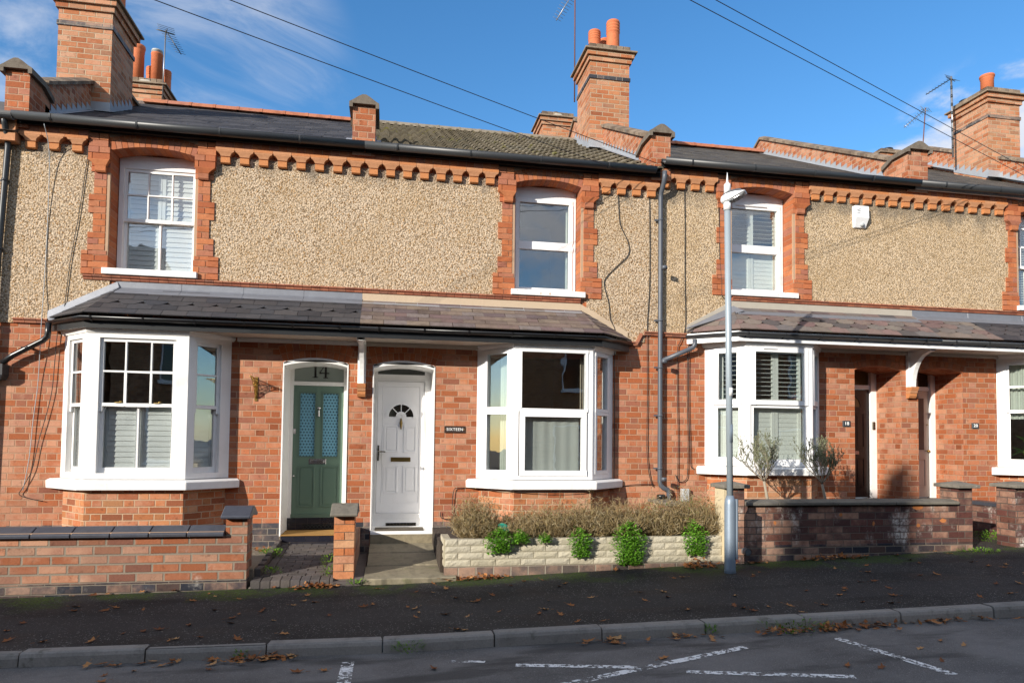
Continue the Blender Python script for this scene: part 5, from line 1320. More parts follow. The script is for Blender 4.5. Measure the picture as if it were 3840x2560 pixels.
# ------------------------------------------------------------------ front walls
def saddle(mb, xa, xb, ya, yb, z0, z1, dip=.06):
    c = (ya + yb) / 2; mb.extr([(xa, ya, z0), (xa, ya - .004, z0 + .03), (xa, c - .04, z1), (xa, c + .04, z1), (xa, yb, z0 + .03), (xa, yb, z0), (xa, yb - .03, z0), (xa, c, z0 + .02), (xa, ya + .03, z0)], (xb - xa, 0, 0))
def wallthing(name, label, loc): return thing(name, label, 'wall', loc)
T = wallthing('garden_wall', 'low orange brick front wall with blue bevelled coping before the first bay', (-3.2, -1.7, .0))
mb = MB(); mb.box(-8.5, -1.77, -1.80, -1.60, .118, .612); mb.build('brickwork', M_WALL_OLD, T)
mb = MB(); mb.box(-8.5, -1.54, -1.812, -1.58, -.25, .118); mb.build('blue_brick_plinth', M_WALL_BLUE, T)
mb = MB(); x = -1.78
while x > -8.2:
    mb.loft([[(q, -1.865, .607), (q, -1.868, .642), (q, -1.72, .712), (q, -1.66, .712), (q, -1.55, .645), (q, -1.55, .607)] for q in (x - .378, x)]); x -= .386
mb.build('coping', M_COPE, T, bevel=.006)
mb = MB(); mb.box(-8.5, -1.785, -1.84, -1.575, .60, .66); mb.build('coping_mortar', M_MORTAR, T)
mb = MB(); mb.box(-1.772, -1.545, -1.806, -1.52, -.02, .80); mb.build('end_pier', M_WALL_OLD, T)
mb = MB(); saddle(mb, -1.81, -1.50, -1.90, -1.46, .80, .925); mb.build('pier_cap', M_COPE, T, bevel=.008)

T = wallthing('garden_wall', 'narrow brick gate pier and dividing wall between the two paths, with grey saddle cap', (-.5, -1.6, .08))
mb = MB(); brick_run(mb, -.612, -.384, -1.75, -1.645, .085, .80, 8, 0); brick_run(mb, -.612, -.384, -1.635, -1.42, .085, .80, 8, 1); mb.build('end_pier', M_PIERB, T) if False else None
M_PIERB = island('worn_orange_brick', [(.42, .14, .055), (.52, .19, .07), (.46, .22, .13), (.55, .30, .16), (.38, .15, .08)], mottled=.45, bump=.006, streak=((.55, .40, .32), .5, 16, .62))
mb = MB(); brick_run(mb, -.612, -.384, -1.75, -1.645, .085, .80, 8, 0); brick_run(mb, -.612, -.384, -1.645, -1.40, .085, .80, 8, 1); mb.build('end_pier', M_PIERB, T)
mb = MB(); mb.box(-.602, -.394, -1.742, -1.40, .07, .795); mb.build('pier_mortar', M_MORTAR_D, T)
mb = MB(); saddle(mb, -.65, -.345, -1.86, -1.36, .81, .94); mb.build('pier_cap', M_COPESTONE, T, bevel=.008)
mb = MB(); mb.extr([(-.60, -1.40, .05), (-.60, -1.40, .62), (-.60, -.02, .46), (-.60, -.02, .05)], (.215, 0, 0)); mb.build('brickwork', M_WALL_OLD, T)

T = wallthing('planter_wall', 'low planter wall of cream split faced blocks on a dark brick course', (2.4, -1.75, .05))
mb = MB(); rng = random.Random(8)
def rough_block(a, b, z0, z1, y, axis='x'):
    n = 7; j = .004; rows = 3
    g_ = [[None] * (n + 1) for _ in range(rows + 1)]
    for i in range(rows + 1):
        for k in range(n + 1):
            u = a + j + (b - a - 2 * j) * k / n; z = z0 + j + (z1 - z0 - 2 * j) * i / rows
            ed = k in (0, n) or i in (0, rows); d = (.005 if ed else -rng.uniform(-.001, .005))
            g_[i][k] = (u, y + d, z) if axis == 'x' else (y + d, u, z)
    o = len(mb.v); pts = [p for r in g_ for p in r]; back = [((p[0], y + .09, p[2]) if axis == 'x' else (y + .09, p[1], p[2])) for p in (g_[0][0], g_[0][n], g_[rows][n], g_[rows][0])]
    W1 = n + 1; f = [(i * W1 + k, i * W1 + k + 1, (i + 1) * W1 + k + 1, (i + 1) * W1 + k) for i in range(rows) for k in range(n)]
    q = len(pts); f += [[i for i in range(W1)] + [q + 1, q], [rows * W1 + i for i in range(W1)][::-1] + [q + 3, q + 2], [i * W1 for i in range(rows + 1)][::-1] + [q, q + 3], [i * W1 + n for i in range(rows + 1)] + [q + 2, q + 1], (q, q + 1, q + 2, q + 3)]
    mb.add(pts + back, f)
for c in range(4):
    z0, z1 = .200 + c * .081, .281 + c * .081; x = .66 - (.15 if c % 2 else 0)
    while x < 4.19:
        a, b = max(x, .66), min(x + .305, 4.20)
        if b - a > .04: rough_block(a, b, z0, z1, -1.75)
        x += .305
    y = -1.655
    for k in range(2): rough_block(y + k * .2, y + k * .2 + .2, z0, z1, .645, 'y')
mb.build('blockwork', M_BLOCK, T)
mb = MB(); mb.box(.662, 4.19, -1.738, -1.62, .19, .515); mb.box(.655, .70, -1.7, -1.26, .1, .51); mb.build('mortar_core', plain('pale_mortar', (.36, .32, .23), .95, bump=.003), T)
mb = MB(); mb.box(.655, 4.20, -1.775, -1.62, -.1, .198); mb.build('brick_course', brickwork('greybrown_brick', .42, .5, .25, .15, [(.08, .065, .055), (.12, .095, .08), (.10, .075, .07)], (.30, .26, .20), .013, v0=.05), T)

T = wallthing('garden_wall', 'dark purple brick front wall with lichened stone coping before the third bay', (6.0, -1.7, .15))
mb = MB(); mb.box(4.46, 7.80, -1.80, -1.58, .40, .905); mb.build('brickwork', M_WALL_DARK, T)
mb = MB(); mb.box(4.44, 7.802, -1.806, -1.575, -.05, .40); mb.build('blue_brick_plinth', M_WALL_BLUE, T)
mb = MB()
for a, b in ((4.46, 4.90), (4.905, 5.75), (5.755, 6.6), (6.605, 7.56)): mb.loft([[(q, -1.86, .907), (q, -1.862, .945), (q, -1.70, .975), (q, -1.55, .965), (q, -1.52, .907)] for q in (a, b)])
mb.build('coping', M_COPESTONE, T, bevel=.006)
mb = MB(); mb.box(4.19, 4.45, -1.81, -1.55, .0, 1.125); p = mb.build('end_pier', M_WALL_DARK, T)
mb = MB(); mb.box(7.585, 7.80, -1.812, -1.50, .40, 1.125); mb.build('end_pier', M_WALL_DARK, T)
def flatcap(T, xa, xb, ya, yb, z):
    mb = MB(); mb.loft([[(xa, ya, z), (xb, ya, z), (xb, yb, z), (xa, yb, z)], [(xa, ya, z + .045), (xb, ya, z + .045), (xb, yb, z + .045), (xa, yb, z + .045)], [((xa + xb) / 2 - .02, (ya + yb) / 2 - .02, z + .085), ((xa + xb) / 2 + .02, (ya + yb) / 2 - .02, z + .085), ((xa + xb) / 2 + .02, (ya + yb) / 2 + .02, z + .085), ((xa + xb) / 2 - .02, (ya + yb) / 2 + .02, z + .085)]]); mb.build('pier_cap', M_COPESTONE, T, bevel=.005)
mb = MB(); mb.box(4.18, 4.19, -1.815, -1.55, .2, 1.12); mb.box(4.18, 4.285, -1.816, -1.81, .35, 1.12); mb.build('cream_painted_face', plain('cream_wall_paint', (.62, .52, .34), .8, var=.4, bump=.003), p)
mb = MB(); rng = random.Random(5)
for sx, sz_, sw2, sh2 in ((6.97, .865, .085, .034), (7.35, .69, .05, .03), (6.97, .63, .03, .03), (5.82, .78, .028, .026), (4.88, .68, .022, .028), (6.3, .66, .02, .03)):
    mb.extr([(sx + math.cos(2 * PI * k / 10) * sw2 * rng.uniform(.7, 1.1), -1.8015, sz_ + math.sin(2 * PI * k / 10) * sh2 * rng.uniform(.75, 1.1)) for k in range(10)], (0, .003, 0))
mb.build('spalled_face', plain('fresh_broken_brick', (.48, .17, .05), .9, var=.3, bump=.004), T)
flatcap(T, 4.14, 4.50, -1.87, -1.50, 1.125); flatcap(T, 7.53, 7.87, -1.88, -1.44, 1.125)
T = wallthing('garden_wall', 'brick passage wall with dark coping leading to the cream door', (9.3, -.9, .3))
mb = MB(); mb.box(9.44, 9.66, -1.5, -.02, .2, .74); mb.build('brickwork', M_WALL_DARK, T)
mb = MB(); mb.box(9.42, 9.68, -1.5, -.02, .742, .80); mb.build('coping', M_COPE, T)
T = wallthing('garden_wall', 'brick pier with flat stone cap cut by the right frame edge', (9.0, -1.6, .2))
mb = MB(); mb.box(8.50, 8.80, -1.80, -1.5, .1, 1.125); mb.build('end_pier', M_WALL_DARK, T); mb = MB(); mb.box(8.80, 13, -1.78, -1.56, .0, .9); mb.build('brickwork', M_WALL_DARK, T)
flatcap(T, 8.44, 8.86, -1.88, -1.44, 1.125)
mb = MB(); xs = lin(7.76, 9.6, 12); rng = random.Random(12)
mb.loft([[(x, -1.2, .14), (x, -1.2, .25), (x, -1.70, .24), (x, -1.84 + rng.uniform(-.01, .01), .225), (x, -1.84 + rng.uniform(-.01, .01), .16)] for x in xs]); tag(mb.build('step_slab', M_STONE, None), 'pale stone step in the gap right of the dark brick wall', 'slab')
T = wallthing('garden_wall', 'stub of low orange brick wall with stone cap half hidden behind the dry hedge', (4.0, -.4, .4))
mb = MB(); mb.box(3.90, 4.10, -.75, -.02, .3, .80); mb.build('brickwork', M_BRICK_PALE, T); mb = MB(); mb.box(3.86, 4.14, -.79, -.02, .80, .845); mb.build('coping', M_COPESTONE, T, bevel=.008)

# ------------------------------------------------------------------ small things on the fronts
def fnt(parent, txt, x, y, z, size, m, ext=.002, bold=.0):
    cu = bpy.data.curves.new('lettering', 'FONT'); cu.body = txt; cu.size = size; cu.extrude = ext; cu.align_x = 'CENTER'; cu.align_y = 'CENTER'; cu.offset = bold; cu.space_character = 1.12
    tmp = bpy.data.objects.new('tmp', cu); COL.objects.link(tmp); dg = bpy.context.evaluated_depsgraph_get(); me = bpy.data.meshes.new_from_object(tmp.evaluated_get(dg)); bpy.data.objects.remove(tmp)
    me.name = 'lettering'; me.materials.clear(); me.materials.append(m); o = bpy.data.objects.new('lettering', me); COL.objects.link(o); o.parent = parent; o.rotation_euler = (PI / 2, 0, 0); o.location = Vector((x, y, z)) - wloc[parent.name]; return o
t = thing('house_sign', 'brown rectangular sign reading SIXTEEN on the brick beside the white door', 'sign', (.92, -.005, 1.845), 'house name and number signs')
mb = MB(); mb.box(.77, 1.072, -.018, 0, 1.797, 1.894); mb.build('plaque', M_PLAQUE_B, t, bevel=.004); fnt(t, 'SIXTEEN', .921, -.020, 1.846, .058, M_LETTER, bold=.0002)
mb = MB()
for x in (.785, 1.057): mb.lathe((x, -.019, 1.846), [(.005, -.004), (.006, .0), (.004, .004)], 8)
mb.build('fixing', M_BRASS, t)
t = thing('house_sign', 'small dark slate sign with white number 18 left of the brown door', 'sign', (7.23, -.005, 2.03), 'house name and number signs')
mb = MB(); mb.box(7.163, 7.298, -.02, 0, 1.982, 2.078); mb.build('plaque', M_PLAQUE, t, bevel=.004); fnt(t, '18', 7.231, -.022, 2.03, .075, M_LETTER, bold=.001)
t = thing('house_sign', 'small dark slate sign with white number 20 right of the cream door', 'sign', (9.63, -.005, 2.03), 'house name and number signs')
mb = MB(); mb.box(9.565, 9.695, -.02, 0, 1.985, 2.079); mb.build('plaque', M_PLAQUE, t, bevel=.004); fnt(t, '20', 9.63, -.022, 2.032, .075, M_LETTER, bold=.001)

t = thing('alarm_box', 'white burglar alarm box mounted high on the fine pebbledash', 'alarm', (7.5, -.02, 5.4))
mb = MB(); x0, x1 = 7.352, 7.60
mb.loft([[(x0, -.016, 5.575), (x1, -.016, 5.575), (x1, -.105, 5.565), (x0, -.105, 5.565)], [(x0, -.016, 5.36), (x1, -.016, 5.36), (x1, -.115, 5.37), (x0, -.115, 5.37)], [(x0 + .01, -.016, 5.215), (x1 - .01, -.016, 5.215), (x1 - .02, -.05, 5.22), (x0 + .02, -.05, 5.22)]]); b = mb.build('housing', M_UPVC, t, bevel=.006)
mb = MB(); mb.lathe((7.50, -.07, 5.265), [(.012, -.03), (.03, -.02), (.036, 0), (.03, .02), (.012, .03)], 14); mb.build('sensor', M_GREYPL, t)
mb = MB()
for i in range(3): mb.obox((7.41, -.1125, 5.50 - i * .028), (.03, 0, .008), (0, .002, 0), (0, 0, .0035))
mb.build('vent_slots', M_DARKGREY, b)

t = thing('basket_bracket', 'ornate brass hanging basket bracket on the brick left of the green door', 'bracket', (-1.83, 0, 2.35))
mb = MB(); mb.box(-1.842, -1.806, -.012, 0, 2.20, 2.53); mb.tube([(-1.824, -.01, 2.50), (-1.835, -.15, 2.507), (-1.848, -.30, 2.515)], .008, 6); mb.lathe((-1.85, -.305, 2.515), [(.004, -.012), (.011, 0), (.004, .012)], 8)
def scroll(y, z, r, turns=1.3, ph=0):
    n = 14; mb.tube([(-1.824 - .04 * abs(yy) , yy, zz) for yy, zz in [(y + math.cos(ph + turns * 2 * PI * i / n) * r * (1 - .6 * i / n), z + math.sin(ph + turns * 2 * PI * i / n) * r * (1 - .6 * i / n)) for i in range(n + 1)]], .0055, 5)
for y_, z_, r_ in ((-.045, 2.455, .03), (-.10, 2.46, .028), (-.155, 2.475, .022), (-.21, 2.49, .015), (-.04, 2.39, .03), (-.09, 2.405, .026), (-.135, 2.43, .02), (-.035, 2.325, .028), (-.075, 2.35, .02), (-.03, 2.265, .022)): scroll(y_, z_, r_, ph=y_ * 40)
mb.tube([(-1.824, -.01, 2.23), (-1.83, -.06, 2.29), (-1.834, -.12, 2.38), (-1.84, -.2, 2.46), (-1.846, -.27, 2.505)], .006, 5); mb.build('bracket_arm', M_BRASS, t)
t = thing('meter_box', 'small grey meter box on the brick right of the tall downpipe', 'box', (4.45, -.05, .9)); mb = MB(); mb.box(4.391, 4.508, -.085, -.0, .80, .993); b = mb.build('housing', M_BOXGREY, t, bevel=.006); mb = MB(); mb.box(4.40, 4.499, -.091, -.084, .81, .984); mb.build('cover', M_BOXGREY, b, bevel=.003)
t = thing('drain_stub', 'short black capped drain stub at the foot of the tall downpipe', 'pipe', (4.035, -.1, .8)); mb = MB(); mb.lathe((4.04, -.10, .55), [(.055, 0), (.055, .30)], 16); mb.build('pipe', M_GUTTER, t); mb = MB(); mb.lathe((4.04, -.10, .85), [(.064, 0), (.064, .055), (.05, .062)], 16); mb.build('cap', M_BLACK, t)
t = thing('drain_pipe', 'open end of a dark drain pipe poking through the wall by the lamp post', 'pipe', (4.47, -1.85, .33)); mb = MB(); mb.tube([(4.452, -1.78, .335), (4.452, -1.90, .33)], .045, 14, cap=False); mb.tube([(4.452, -1.90, .33), (4.452, -1.79, .335)], .038, 14); mb.build('pipe', M_DARKGREY, t)
mb = MB(); mb.box(H14['door'][0] + .015, H14['door'][1] - .03, -.028, .50, .347, .362); tag(mb.build('door_mat', M_MAT_O, None, bevel=.006), 'ochre coir mat on the step before the green door', 'mat')
mb = MB(); mb.box(-.19, .50, .0, .30, .398, .414); tag(mb.build('door_mat', M_MAT_B, None, bevel=.004), 'dark brown mat on the white step of the white door', 'mat')

# ------------------------------------------------------------------ street lamp
LX, LY = 4.02, -2.25
t = thing('street_lamp', 'tall pale grey street lamp post with white lantern standing on the pavement', 'street lamp', (LX, LY, zpave(LX, LY)))
lean = Vector((-.032, 0, 3.56))
zb_ = zpave(LX, LY)
mb = MB(); mb.lathe((LX, LY, zb_ - .05), [(.072, 0), (.066, .10), (.066, .86), (.062, .90), (.042, .965)], 20); mb.build('base_sleeve', M_STEEL, t)
mb = MB(); mb.tube([(LX, LY, 1.0), (LX - .016, LY, 2.8), (LX - .032, LY, 4.66)], .0375, 18); mb.build('column', M_POLE, t)
mb = MB(); mb.box(LX + .050, LX + .072, LY - .06, LY - .02, .32, 1.03); mb.build('cable_trunking', M_STEEL, t, bevel=.003)
mb = MB(); mb.lathe((LX - .006, LY, 2.26), [(.040, 0), (.040, .10)], 16); mb.build('sticker', M_LETTER, t); mb = MB(); mb.lathe((LX - .004, LY, 1.70), [(.0385, 0), (.0385, .22)], 16); mb.build('patched_band', M_STEEL, t)
lx, ly, lz = LX - .032, LY, 4.62
mb = MB(); mb.lathe((lx, ly, lz - .10), [(.045, 0), (.046, .10)], 18); mb.build('spigot', M_LANTERN, t)
ax = Vector((.74, -.67, .03)).normalized(); sd = Vector((.67, .74, 0)).normalized(); up = Vector((0, 0, 1)); C = Vector((lx, ly, lz))
def L(a, b, c): return C + ax * a * .74 + sd * b * .80 + up * c * .70
mb = MB(); rings = []
for a, w, z0, z1 in ((-.10, .040, .02, .085), (-.085, .062, -.005, .11), (-.02, .085, -.01, .145), (.06, .095, .0, .158), (.14, .10, .030, .160), (.22, .098, .065, .150), (.295, .085, .10, .138)):
    rings.append([L(a, -w, z0 + .02), L(a, -w * .7, z0), L(a, w * .7, z0), L(a, w, z0 + .02), L(a, w * .9, z1 - .03), L(a, w * .5, z1), L(a, -w * .5, z1), L(a, -w * .9, z1 - .03)])
mb.loft(rings); ln = mb.build('lantern', M_LANTERN, t, bevel=.004)
mb = MB(); mb.loft([[L(a, -w, z), L(a, w, z), L(a, w * .6, z + .03), L(a, -w * .6, z + .03)] for a, w, z in ((-.06, .05, .115), (.02, .075, .15), (.12, .08, .158), (.23, .07, .147))]); mb.build('top_cover', M_DARKGREY, ln)
mb = MB(); mb.loft([[L(a, -w, z), L(a, w, z), L(a, w, z - .006), L(a, -w, z - .006)] for a, w, z in ((.04, .07, -.004), (.13, .08, .022), (.21, .078, .054), (.27, .07, .084))]); mb.build('lens', M_LENS, ln)
mb = MB()
for i in range(3):
    for j in range(2):
        a = .08 + i * .065; z = -.008 + (a - .04) * .37; c = L(a, -.035 + j * .07, z - .004); mb.obox(c, ax * .022, sd * .024, up * .004)
mb.build('led_module', M_DARKGREY, ln)
mb = MB(); mb.lathe((lx, ly, lz + .13), [(.040, -.03), (.040, .085), (.034, .095), (.016, .11), (.012, .14), (.007, .19), (.003, .235)], 16); mb.build('photocell', M_LANTERN, ln)

# ------------------------------------------------------------------ aerials and overhead wires
def yagi(name, label, base, top, bstart, bend, n, el, eldir, m, mm, refl=None, r=.014, stripes=False):
    t = thing(name, label, 'aerial', base, 'television aerials'); B, Tp = Vector(base), Vector(top)
    mb = MB(); mb.tube([B, Tp], r, 8); mb.build('mast', mm, t)
    if stripes:
        mb = MB()
        for k in range(1, 9): q = B.lerp(Tp, k / 9.5); mb.tube([q, q + (Tp - B).normalized() * .07], r * 1.12, 8)
        mb.build('mast_band', M_GUTTER, t)
    a, b = Vector(bstart), Vector(bend); mb = MB(); mb.tube([a, b], .011, 6); mb.build('boom', m, t)
    e = Vector(eldir).normalized(); mb = MB()
    for k in range(n):
        q = a.lerp(b, (k + .5) / n); w = el * (1 - .35 * k / n); mb.tube([q - e * w, q + e * w], .0045, 5)
    mb.build('element', m, t)
    if refl:
        mb = MB(); d = (b - a).normalized(); u = d.cross(e)
        for k in range(-3, 4): q = a + u * (k * refl / 3); mb.tube([q - e * .17 - d * abs(k) * .02, q + e * .17 - d * abs(k) * .02], .0045, 5)
        mb.tube([a - u * refl, a + u * refl], .008, 5); mb.build('reflector', m, t)
    return t
yagi('tv_aerial', 'dark television aerial on the clustered pots above the first ridge', (-5.04, 5.92, 9.1), (-5.01, 5.9, 10.60), (-4.99, 5.9, 10.57), (-4.68, 5.9, 10.10), 9, .15, (.9, .4, .0), M_GUTTER, M_ALU, refl=.1)
yagi('tv_aerial', 'aerial on a very tall mast beside the central chimney, its top out of frame', (L1 - .43, 3.35, 8.6), (L1 - .44, 3.35, 11.6), (3.60, 3.3, 10.98), (3.17, 3.3, 10.22), 12, .15, (.9, .4, -.1), M_ALU, M_RUST)
yagi('tv_aerial', 'small aerial on a thin rusty mast behind the third party wall pier', (14.41, 6.5, 9.4), (14.56, 6.5, 11.1), (14.44, 6.4, 10.98), (13.79, 6.4, 10.43), 9, .17, (.8, .5, -.05), M_ALU, M_RUST, refl=.13)
yagi('tv_aerial', 'large aerial with cross shaped elements on a banded mast by the right hand stack', (12.12, 3.0, 8.05), (12.10, 3.0, 9.86), (12.08, 3.0, 9.80), (11.46, 3.0, 9.39), 8, .12, (.8, .4, .2), M_GUTTER, M_ALU, refl=.22, r=.02, stripes=True)
POLE = Vector((-23.9, -13.9, 6.95))
t = thing('telegraph_pole', 'timber telegraph pole across the street from which the overhead wires fan out', 'pole', (POLE.x, POLE.y, 0)); mb = MB(); mb.tube([(POLE.x, POLE.y, -.5), (POLE.x, POLE.y, 7.3)], [.15, .10], 12); mb.build('pole', M_WOOD, t); mb = MB(); mb.lathe((POLE.x, POLE.y, 6.9), [(.16, 0), (.16, .1)], 12); mb.build('wire_ring', M_STEEL, t)
def span2(label, start, end, sag):
    A_, E_ = Vector(start), Vector(end); mb = MB()
    mb.tube([A_.lerp(E_, k / 30) - Vector((0, 0, sag * 4 * (k / 30) * (1 - k / 30))) for k in range(31)], .0046, 6); tag(mb.build('overhead_wire', M_WIRE, None), label, 'wire', 'overhead telephone wires')
span2('lower of the two wires crossing above the first two upper windows to the eaves', POLE, (3.36, -.20, 5.76), .27)
span2('upper of the two wires crossing left of the central chimney to the downpipe top', POLE + Vector((0, 0, .05)), (3.93, -.20, 5.92), .25)
span2('lower wire of the pair slanting down past the right hand chimney', POLE + Vector((.1, 0, .1)), (10.47, -.2, 6.27), .0)
span2('upper wire of the pair slanting down past the right hand chimney', POLE + Vector((.1, 0, .30)), (10.6, -.2, 6.36), .0)

# ------------------------------------------------------------------ planting
def ribbon(mb, p, d, length, w, bend, segs=3, taper=.5, rng=random):
    p = Vector(p); d = Vector(d).normalized(); side = d.cross(Vector((rng.uniform(-1, 1), rng.uniform(-1, 1), .2)))
    if side.length < 1e-4: side = Vector((1, 0, 0))
    side.normalize(); L_, R_ = [], []
    for k in range(segs + 1):
        ww = w * (1 - taper * k / segs) / 2; L_.append(p - side * ww); R_.append(p + side * ww)
        p = p + d * (length / segs); d = (d + Vector(bend) / segs).normalized()
    n = segs + 1; mb.add(L_ + R_, [(k, k + 1, n + k + 1, n + k) for k in range(segs)])
    return p
def leaf(mb, p, d, up, l, w):
    p, d = Vector(p), Vector(d).normalized(); s_ = d.cross(Vector(up))
    if s_.length < 1e-4: s_ = d.cross(Vector((1, 0, 0)))
    s_.normalize(); n_ = s_.cross(d)
    mb.add([p, p + d * l * .45 + s_ * w / 2 + n_ * l * .06, p + d * l, p + d * l * .45 - s_ * w / 2 + n_ * l * .06], [(0, 1, 2, 3)])
def lavender(label, x, y, z, w, h, n, seed, dp=.30, green=0):
    rng = random.Random(seed); t = thing('lavender_bush', label, 'shrub', (x, y, z), 'dry lavender bushes in the planter')
    mb = MB()
    for _ in range(n):
        a = rng.uniform(0, 2 * PI); r = math.sqrt(rng.random()); bx, by = x + math.cos(a) * r * w * .28, y + math.sin(a) * r * dp * .3
        tx, ty = math.cos(a) * r * w * .46, math.sin(a) * r * dp * .5; hh = h * rng.uniform(.55, 1.0) * math.sqrt(max(.12, 1 - .80 * r * r))
        d = Vector((tx, ty, hh * rng.uniform(.75, 1.1))); 
        e = ribbon(mb, (bx, by, z), d, d.length * rng.uniform(.8, 1.05), rng.uniform(.004, .007), (rng.uniform(-.35, .35), rng.uniform(-.35, .25), rng.uniform(-.1, .25)), 3, .4, rng)
        for q in range(rng.randint(3, 6)):
            f = rng.uniform(.35, 1.0); pp = Vector((bx, by, z)).lerp(e, f); dd = Vector((rng.uniform(-1, 1), rng.uniform(-1, 1), rng.uniform(.0, 1.4)))
            ribbon(mb, pp, dd, rng.uniform(.03, .085), rng.uniform(.004, .008), (rng.uniform(-.4, .4), 0, .3), 2, .6, rng)
    mb.build('stem', M_DRY, t, recalc=False, uv=False)
    if green:
        mb = MB()
        for _ in range(green):
            a = rng.uniform(0, 2 * PI); r = math.sqrt(rng.random()); p = (x + math.cos(a) * r * w * .45, y - abs(math.sin(a)) * r * dp * .5, z + h * rng.uniform(.25, .95))
            leaf(mb, p, (rng.uniform(-1, 1), rng.uniform(-1, .3), rng.uniform(0, 1)), (0, 0, 1), rng.uniform(.025, .05), rng.uniform(.008, .014))
        mb.build('green_shoot', M_WEED, t, recalc=False, uv=False)
LAV = [('rounded dry lavender bush at the step end of the planter', 1.06, .44, .50, 420, 40), ('sparse dry lavender behind the green plastic bottle', 1.62, .52, .40, 380, 20), ('low dry lavender bush in front of the second bay, left half', 2.08, .50, .46, 420, 30), ('dry lavender bush below the net curtained window', 2.50, .48, .46, 420, 0),
       ('tall dry lavender bush right of the largest green trailing clump', 2.95, .52, .50, 460, 0), ('broad tawny lavender bush below the gap between the bays', 3.42, .56, .50, 480, 60), ('tallest dry lavender bush next to the street lamp', 3.93, .54, .56, 500, 150)]
for i, (lb, x, w, h, n, gr) in enumerate(LAV): lavender(lb, x, -1.45, .44, w * 1.0, h * (1.1, .92, 1.0, 1.06, 1.0, 1.03, 1.05)[i], int(n * 2.4), 30 + i, .46, gr)
def trailing(label, x, y, z, w, drop, n, seed, up=.10):
    rng = random.Random(seed); t = thing('trailing_plant', label, 'plant', (x, y, z), 'green plants trailing over the planter wall'); mb = MB()
    st = MB()
    for _ in range(max(4, n // 40)):
        a = rng.uniform(-1, 1); ribbon(st, (x + a * w * .25, y + .06, z), (a * .5, -.5, .3), rng.uniform(.1, .2), .006, (0, -.2, -1.2), 4, .4, rng)
    st.build('stem', M_DRY, t, recalc=False, uv=False)
    for _ in range(int(n * 1.6)):
        v = rng.random(); a = rng.uniform(-1, 1) * math.sqrt(rng.random()) ; zz = z + up * (1 - abs(a)) - (drop + up) * v * (1 - .35 * abs(a)); wd = w * .5 * (1 - .45 * max(0, v - .3))
        bulge = .10 * math.sqrt(max(0, 1 - a * a)) * (1 - (2 * v - 1) ** 2 * .6)
        yy = (y - .01 - bulge * rng.uniform(.5, 1)) if zz < z + .01 else y + rng.uniform(-.10, .12)
        leaf(mb, (x + a * wd, yy, zz), (rng.uniform(-1, 1), -rng.uniform(.2, 1), rng.uniform(-.3, 1)), (rng.uniform(-.4, .4), -.4, 1), rng.uniform(.026, .046), rng.uniform(.018, .030))
    mb.build('foliage', M_AUB, t, recalc=False, uv=False)
for i, a in enumerate((('green trailing clump hanging over the planter wall left of the bottle', 1.30, .42, .16, 620, .12), ('small green clump right of the green plastic bottle', 1.56, .24, .03, 280, .10), ('little green tuft on the planter rim left of centre', 1.86, .18, .05, 140, .05), ('narrow green trailing clump with a hanging tip', 2.30, .34, .24, 560, .12),
                       ('largest rounded green clump bulging over the planter wall', 2.92, .50, .34, 1300, .20), ('green trailing clump nearest the street lamp', 3.78, .40, .22, 640, .20))):
    trailing(a[0], a[1], -1.76, .53, a[2], a[3], a[4], 60 + i, a[5])
t = thing('plastic_bottle', 'crushed translucent green plastic bottle among the lavender', 'bottle', (1.40, -1.62, .56)); mb = MB(); mb.tube([(1.32, -1.60, .655), (1.35, -1.61, .65), (1.40, -1.62, .63), (1.44, -1.63, .60), (1.455, -1.635, .59)], [.03, .05, .052, .03, .014], 12); mb.build('body', M_BOTTLE, t)
def olive(label, x, y, z0, zf, zt, w, seed, sway=0):
    rng = random.Random(seed); t = thing('olive_tree', label, 'tree', (x, y, z0), 'two small olive trees behind the dark brick wall'); tr, cr = MB(), MB()
    tr.tube([(x + .05 * sway, y, z0 - .3), (x + .03 * sway, y, (z0 + zf) / 2), (x, y, zf)], [.024, .020, .018], 8)
    def branch(p, d, l, r, lev):
        e = p; dd = d.normalized(); pts = [p]
        for k in range(4):
            e = e + dd * l / 4; dd = (dd + Vector((rng.uniform(-.22, .22), rng.uniform(-.22, .22), rng.uniform(.0, .22)))).normalized(); pts.append(e)
        tr.tube(pts, [r * (1 - .16 * k) for k in range(5)], 5 if lev < 2 else 4)
        if lev < 3:
            for k in range(3 if lev else 4): branch(pts[rng.randint(1, 4)], (dd + Vector((rng.uniform(-.9, .9), rng.uniform(-.9, .9), rng.uniform(-.1, .8)))), l * rng.uniform(.5, .8), r * .55, lev + 1)
        if lev >= 1:
            for k in range(9 if lev >= 2 else 3):
                p_ = pts[rng.randint(1, 4)]; leaf(cr, p_, dd + Vector((rng.uniform(-1, 1), rng.uniform(-1, 1), rng.uniform(-.4, .8))), (0, 0, 1), rng.uniform(.025, .05), rng.uniform(.007, .012))
    for k in range(7):
        a = 2 * PI * k / 7 + rng.uniform(-.3, .3); branch(Vector((x, y, zf)), Vector((math.cos(a) * w * .8, math.sin(a) * w * .8, rng.uniform(.35, 1.0))), (zt - zf) * rng.uniform(.36, .52), .009, 0)
    tr.build('trunk', M_TRUNK, t); cr.build('crown', M_OLIVE, t, recalc=False, uv=False)
olive('small sparse olive tree before the shuttered bay, left of the pair', 5.17, -1.05, .72, 1.17, 1.90, .62, 5, 1.6)
olive('small sparse olive tree before the brown door wall, right of the pair', 6.07, -1.05, .72, 1.13, 1.90, .62, 11, 1.6)

